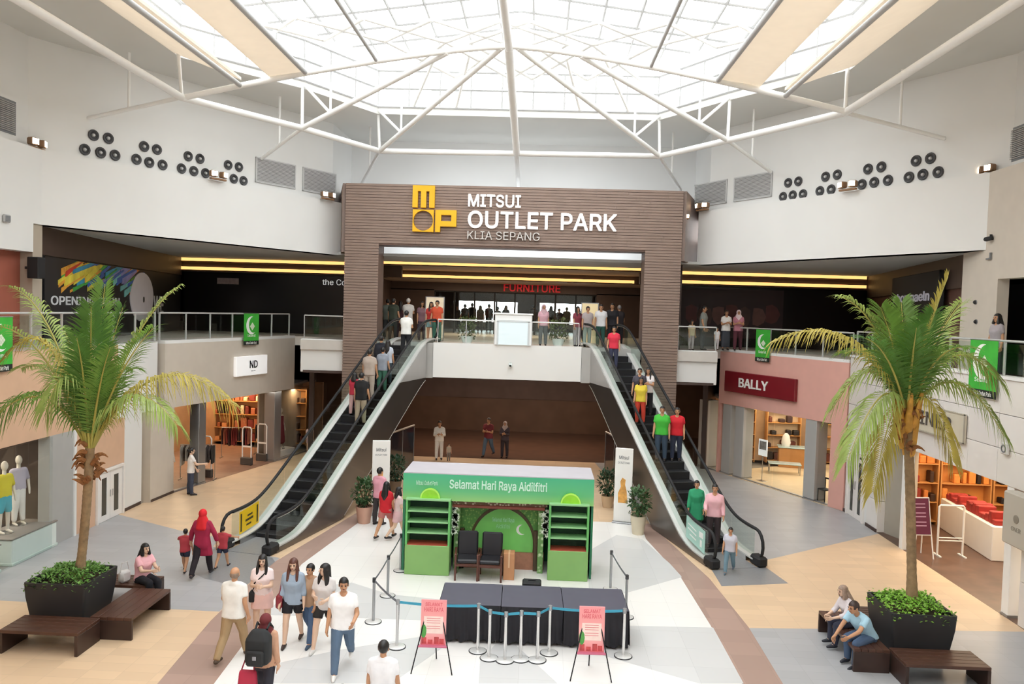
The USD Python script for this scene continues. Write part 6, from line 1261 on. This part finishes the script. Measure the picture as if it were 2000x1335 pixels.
person('child in pale pink top standing behind the left escalator', gnd(604, 884), 30, 1.25, True, 'c', '#dcc6c8', 'short', '#c8a8ac', 'skirt', 'bob', legs=STAND_, arms=HANG)
person('man all in white standing in the dark hall behind the booth', gnd(857, 897), 10, 1.66, False, 'b', '#eae4dc', 'long', '#e2dcd4', legs=STAND_, arms=HOLD)
person('man in maroon shirt and jeans in the dark hall behind the booth', gnd(953, 890), -20, 1.74, False, 'b', '#7a3038', 'short', '#5a6a7a', legs=WALK, arms=HOLD)
person('woman in dark clothes with pale headscarf in the dark hall behind the booth', gnd(985, 893), -10, 1.6, True, 'b', '#4a4048', 'long', '#3c3438', hijab='#b8a8a4', legs=STAND_, arms=HOLD)
person('small child beside the man in white in the dark hall', gnd(876, 899), 20, .72, False, 'c', '#b8a894', 'short', '#8a8078', legs=STAND_, arms=HANG)
# ---- riders on the escalators
def ride(e, p, q, hx, hy, H):
    """The step and place across it where a rider of this height has the head at that point of the picture."""
    u = nz(np.array(q) - p); n = np.array([u[1], -u[0]]); best = None
    for k in range(23):
        s = 1.35 + .4 * k; z = zt(s + .3)
        for w in np.linspace(-.30, .30, 13):
            P_ = np.array([*(np.array(p) + u * (s + .2) + n * w), z + H]); d = P_ - CAM; zz = d @ FW; x, y = CX + FPX * (d @ RT) / zz, CY - FPX * (d @ UP) / zz
            c = (x - hx) ** 2 + (y - hy) ** 2
            if best is None or c < best[0]: best = (c, (P_[0], P_[1], z))
    return best[1]
EL, ER = ((-6.43, 19.87), (-4.05, 30.0)), ((6.25, 20.25), (3.75, 30.0))
UPF, DNF = 180 - 13, -14
for lab, hx, hy, kw in (
    ('person in black T-shirt and khaki trousers standing lowest on the left escalator', 711, 736, dict(H=1.70, shirt='#1a1a1c', low='#a3957f', arms=HANG)),
    ('child in red and pink top next to the person in black on the left escalator', 693, 727, dict(H=1.42, shirt='#b82f44', low='#c7a2a0', hair='bob', fem=True, arms=HANG)),
    ('man in beige shirt and beige trousers on the left escalator', 722, 688, dict(H=1.72, shirt='#b3a498', low='#b0a294', arms=HANG, stock=1.1)),
    ('person in dark navy clothes on the upper left escalator', 744, 648, dict(H=1.7, shirt='#22242e', low='#20222c', sleeve='long', arms=HANG)),
    ('woman in pale blue-grey blouse on the upper left escalator', 762, 668, dict(H=1.55, shirt='#b9bfca', low='#3a4650', fem=True, hair='long', arms=HANG)),
    ('person in green trousers between riders on the upper left escalator', 752, 672, dict(H=1.55, shirt='#8d939e', low='#3c6a58', arms=HANG)),
    ('person in white shirt and black trousers near the top of the left escalator', 796, 609, dict(H=1.68, shirt='#eeeeea', low='#1e1e22', arms=HOLD))):
    kw = dict(kw); H_ = kw.pop('H'); person(lab, ride(None, *EL, hx, hy, H_), UPF, H_, kw.pop('fem', False), 'b', legs=STAND_, group=None, **kw)
for lab, hx, hy, kw in (
    ('person in coral red shirt at the top of the right escalator', 1195, 645, dict(H=1.55, shirt='#d8344a', low='#3c3f58', arms=HANG)),
    ('woman in yellow top and red trousers on the right escalator', 1242, 732, dict(H=1.56, shirt='#dcc440', low='#c8402e', fem=True, hair='bob', arms=HANG)),
    ('person in white top and black trousers behind the woman in yellow on the right escalator', 1266, 710, dict(H=1.62, shirt='#e2dcdc', low='#26242a', fem=True, hair='long', arms=HOLD)),
    ('person in dark grey top beside the rider in white on the right escalator', 1250, 712, dict(H=1.6, shirt='#4a4650', low='#2c2c36', arms=HANG)),
    ('man in bright green shirt and dark blue jeans on the right escalator', 1294, 797, dict(H=1.72, shirt='#44b43c', low='#39495c', arms=HANG, stock=1.1)),
    ('man in red and white shirt and dark trousers on the right escalator', 1325, 802, dict(H=1.68, shirt='#cc1f2c', low='#2a3044', arms=HANG, stock=1.08, trim='#f0ecec')),
    ('woman in green tunic near the foot of the right escalator', 1357, 938, dict(H=1.58, shirt=None, tunic='#2f9468', low='#2c4a40', fem=True, hair='bun', arms=HANG)),
    ('man in light pink shirt near the foot of the right escalator', 1396, 942, dict(H=1.72, shirt='#e8b4bc', sleeve='long', low='#3a2f32', arms=((20, 12, 50, 10), (5, 10, 20, 0)), stock=1.08))):
    kw = dict(kw); H_ = kw.pop('H'); person(lab, ride(None, *ER, hx, hy, H_), DNF, H_, kw.pop('fem', False), 'b', legs=STAND_, **kw)
person('boy in pale grey shirt and blue jeans stepping off the right escalator', gnd(1424, 1117), -20, 1.18, False, 'b', '#c4c4d0', 'short', '#6d8a9a', legs=WALK, arms=HANG, shoe='#5a6a78')
# ---- upper floor
def upf(px, Y): return (CAM[0] + (ray(px, 610) * (Y / ray(px, 610)[1]))[0], Y, Z2 + .005)
UPP = [
    ('person in dark olive shirt at the head of the left escalator', 768, 32.2, 160, 1.70, False, '#3f463a', '#2c302c', {}),
    ('person in dark grey-green shirt further left at the head of the left escalator', 757, 33.2, 200, 1.68, False, '#5a625a', '#34383a', {}),
    ('person in maroon blouse behind the olive shirt, upper floor', 782, 34.4, 170, 1.62, True, '#5a3a44', '#3a2c34', dict(hair='long')),
    ('grey-haired man in white shirt at the head of the left escalator', 797, 33.6, 175, 1.74, False, '#eeece8', '#4a4a52', dict(hairc='#d8d4d0')),
    ('person in dusky mauve top left of the people in red', 824, 33.0, 20, 1.62, True, '#8a6a74', '#4c4450', dict(hair='bob')),
    ('woman in red blouse in front of the cream poster on the left', 842, 31.8, 10, 1.60, True, '#c23a34', '#7fa0a0', dict(hair='long', lowkind='skirt')),
    ('man in orange-red shirt right of the woman in red blouse', 854, 31.5, -10, 1.66, False, '#d8583a', '#3a6a58', {}),
    ('woman in pink patterned blouse looking over the bridge rail', 1062, 31.2, 5, 1.62, True, '#d8a8b4', '#6a6a6e', dict(hijab='#c8a4ac')),
    ('woman in maroon top behind the right bridge rail', 1128, 31.6, 30, 1.58, True, '#8a3a48', '#a8a0a4', dict(hair='long')),
    ('person in grey top in front of the tree poster', 1148, 31.4, 10, 1.60, False, '#b0a4a4', '#8a9a90', {}),
    ('person in white shirt right of the tree poster', 1174, 32.0, 0, 1.70, False, '#ecebee', '#2f5a50', {}),
    ('man in black shirt at the head of the right escalator', 1196, 32.4, -20, 1.76, False, '#26242a', '#2c2c30', {}),
    ('person in dark top at the head of the right escalator beside the gate leg', 1210, 33.2, 200, 1.70, False, '#3a3438', '#2c2c30', dict(hairc='#8a8484')),
    ('man in grey shirt and dark trousers on the upper floor right of the gate', 1374, 31.9, 60, 1.76, False, '#8f948e', '#33363a', {}),
    ('child in beige top on the upper floor next to the gate', 1352, 31.2, 20, 1.18, True, '#cfc0a4', '#b0a0a4', dict(hair='bob')),
    ('woman in white top and dark skirt on the upper floor above the salmon shop', 1419, 32.4, 0, 1.62, True, '#ecebe8', '#3c4048', dict(hair='bun', lowkind='long')),
    ('woman in pink patterned tunic on the upper floor above the salmon shop', 1443, 32.2, -10, 1.64, True, '#b87a88', '#5a2c38', dict(hijab='#e0ccd0')),
    ('small child in white beside the woman in white on the upper floor', 1402, 32.2, 10, .9, False, '#e8e8ea', '#d0ccd0', {}),
]
for lab, px, Y, fa, H_, fem, sh, lo, kw in UPP: person(lab, upf(px, Y), fa, H_, fem, 'b', sh, 'short', lo, legs=STAND_, arms=HOLD if int(px) % 2 else HANG, **kw)
person('dark-haired woman in grey behind the near right railing beside the palm', (12.35, 20.15, Z2 + .005), -80, 1.62, True, 'b', '#a8a0a4', 'short', '#3a3640', hair='bob', legs=STAND_, arms=HANG)
ORD = ['first', 'second', 'third', 'fourth', 'fifth', 'sixth', 'seventh']
for i, px in enumerate((893, 908, 922, 938, 955, 972, 988, 1042, 1060, 1076, 1092, 1107)):
    c = ['#2c2a2e', '#3a3436', '#34383e', '#40383a'][i % 4]
    person(f'dark distant figure behind the bridge, {ORD[i if i < 7 else i - 7]} from the left before the {"left" if i < 7 else "right"} bright window', upf(px, 47.0 + (i * 37 % 5) * .8), 180 if i % 2 else 0, 1.55 + .05 * (i * 7 % 5), i % 3 == 0, 'd', c, 'short', '#26262a', legs=STAND_, arms=HANG, hair='short' if i % 3 else 'long', group='dark figures before the far windows')
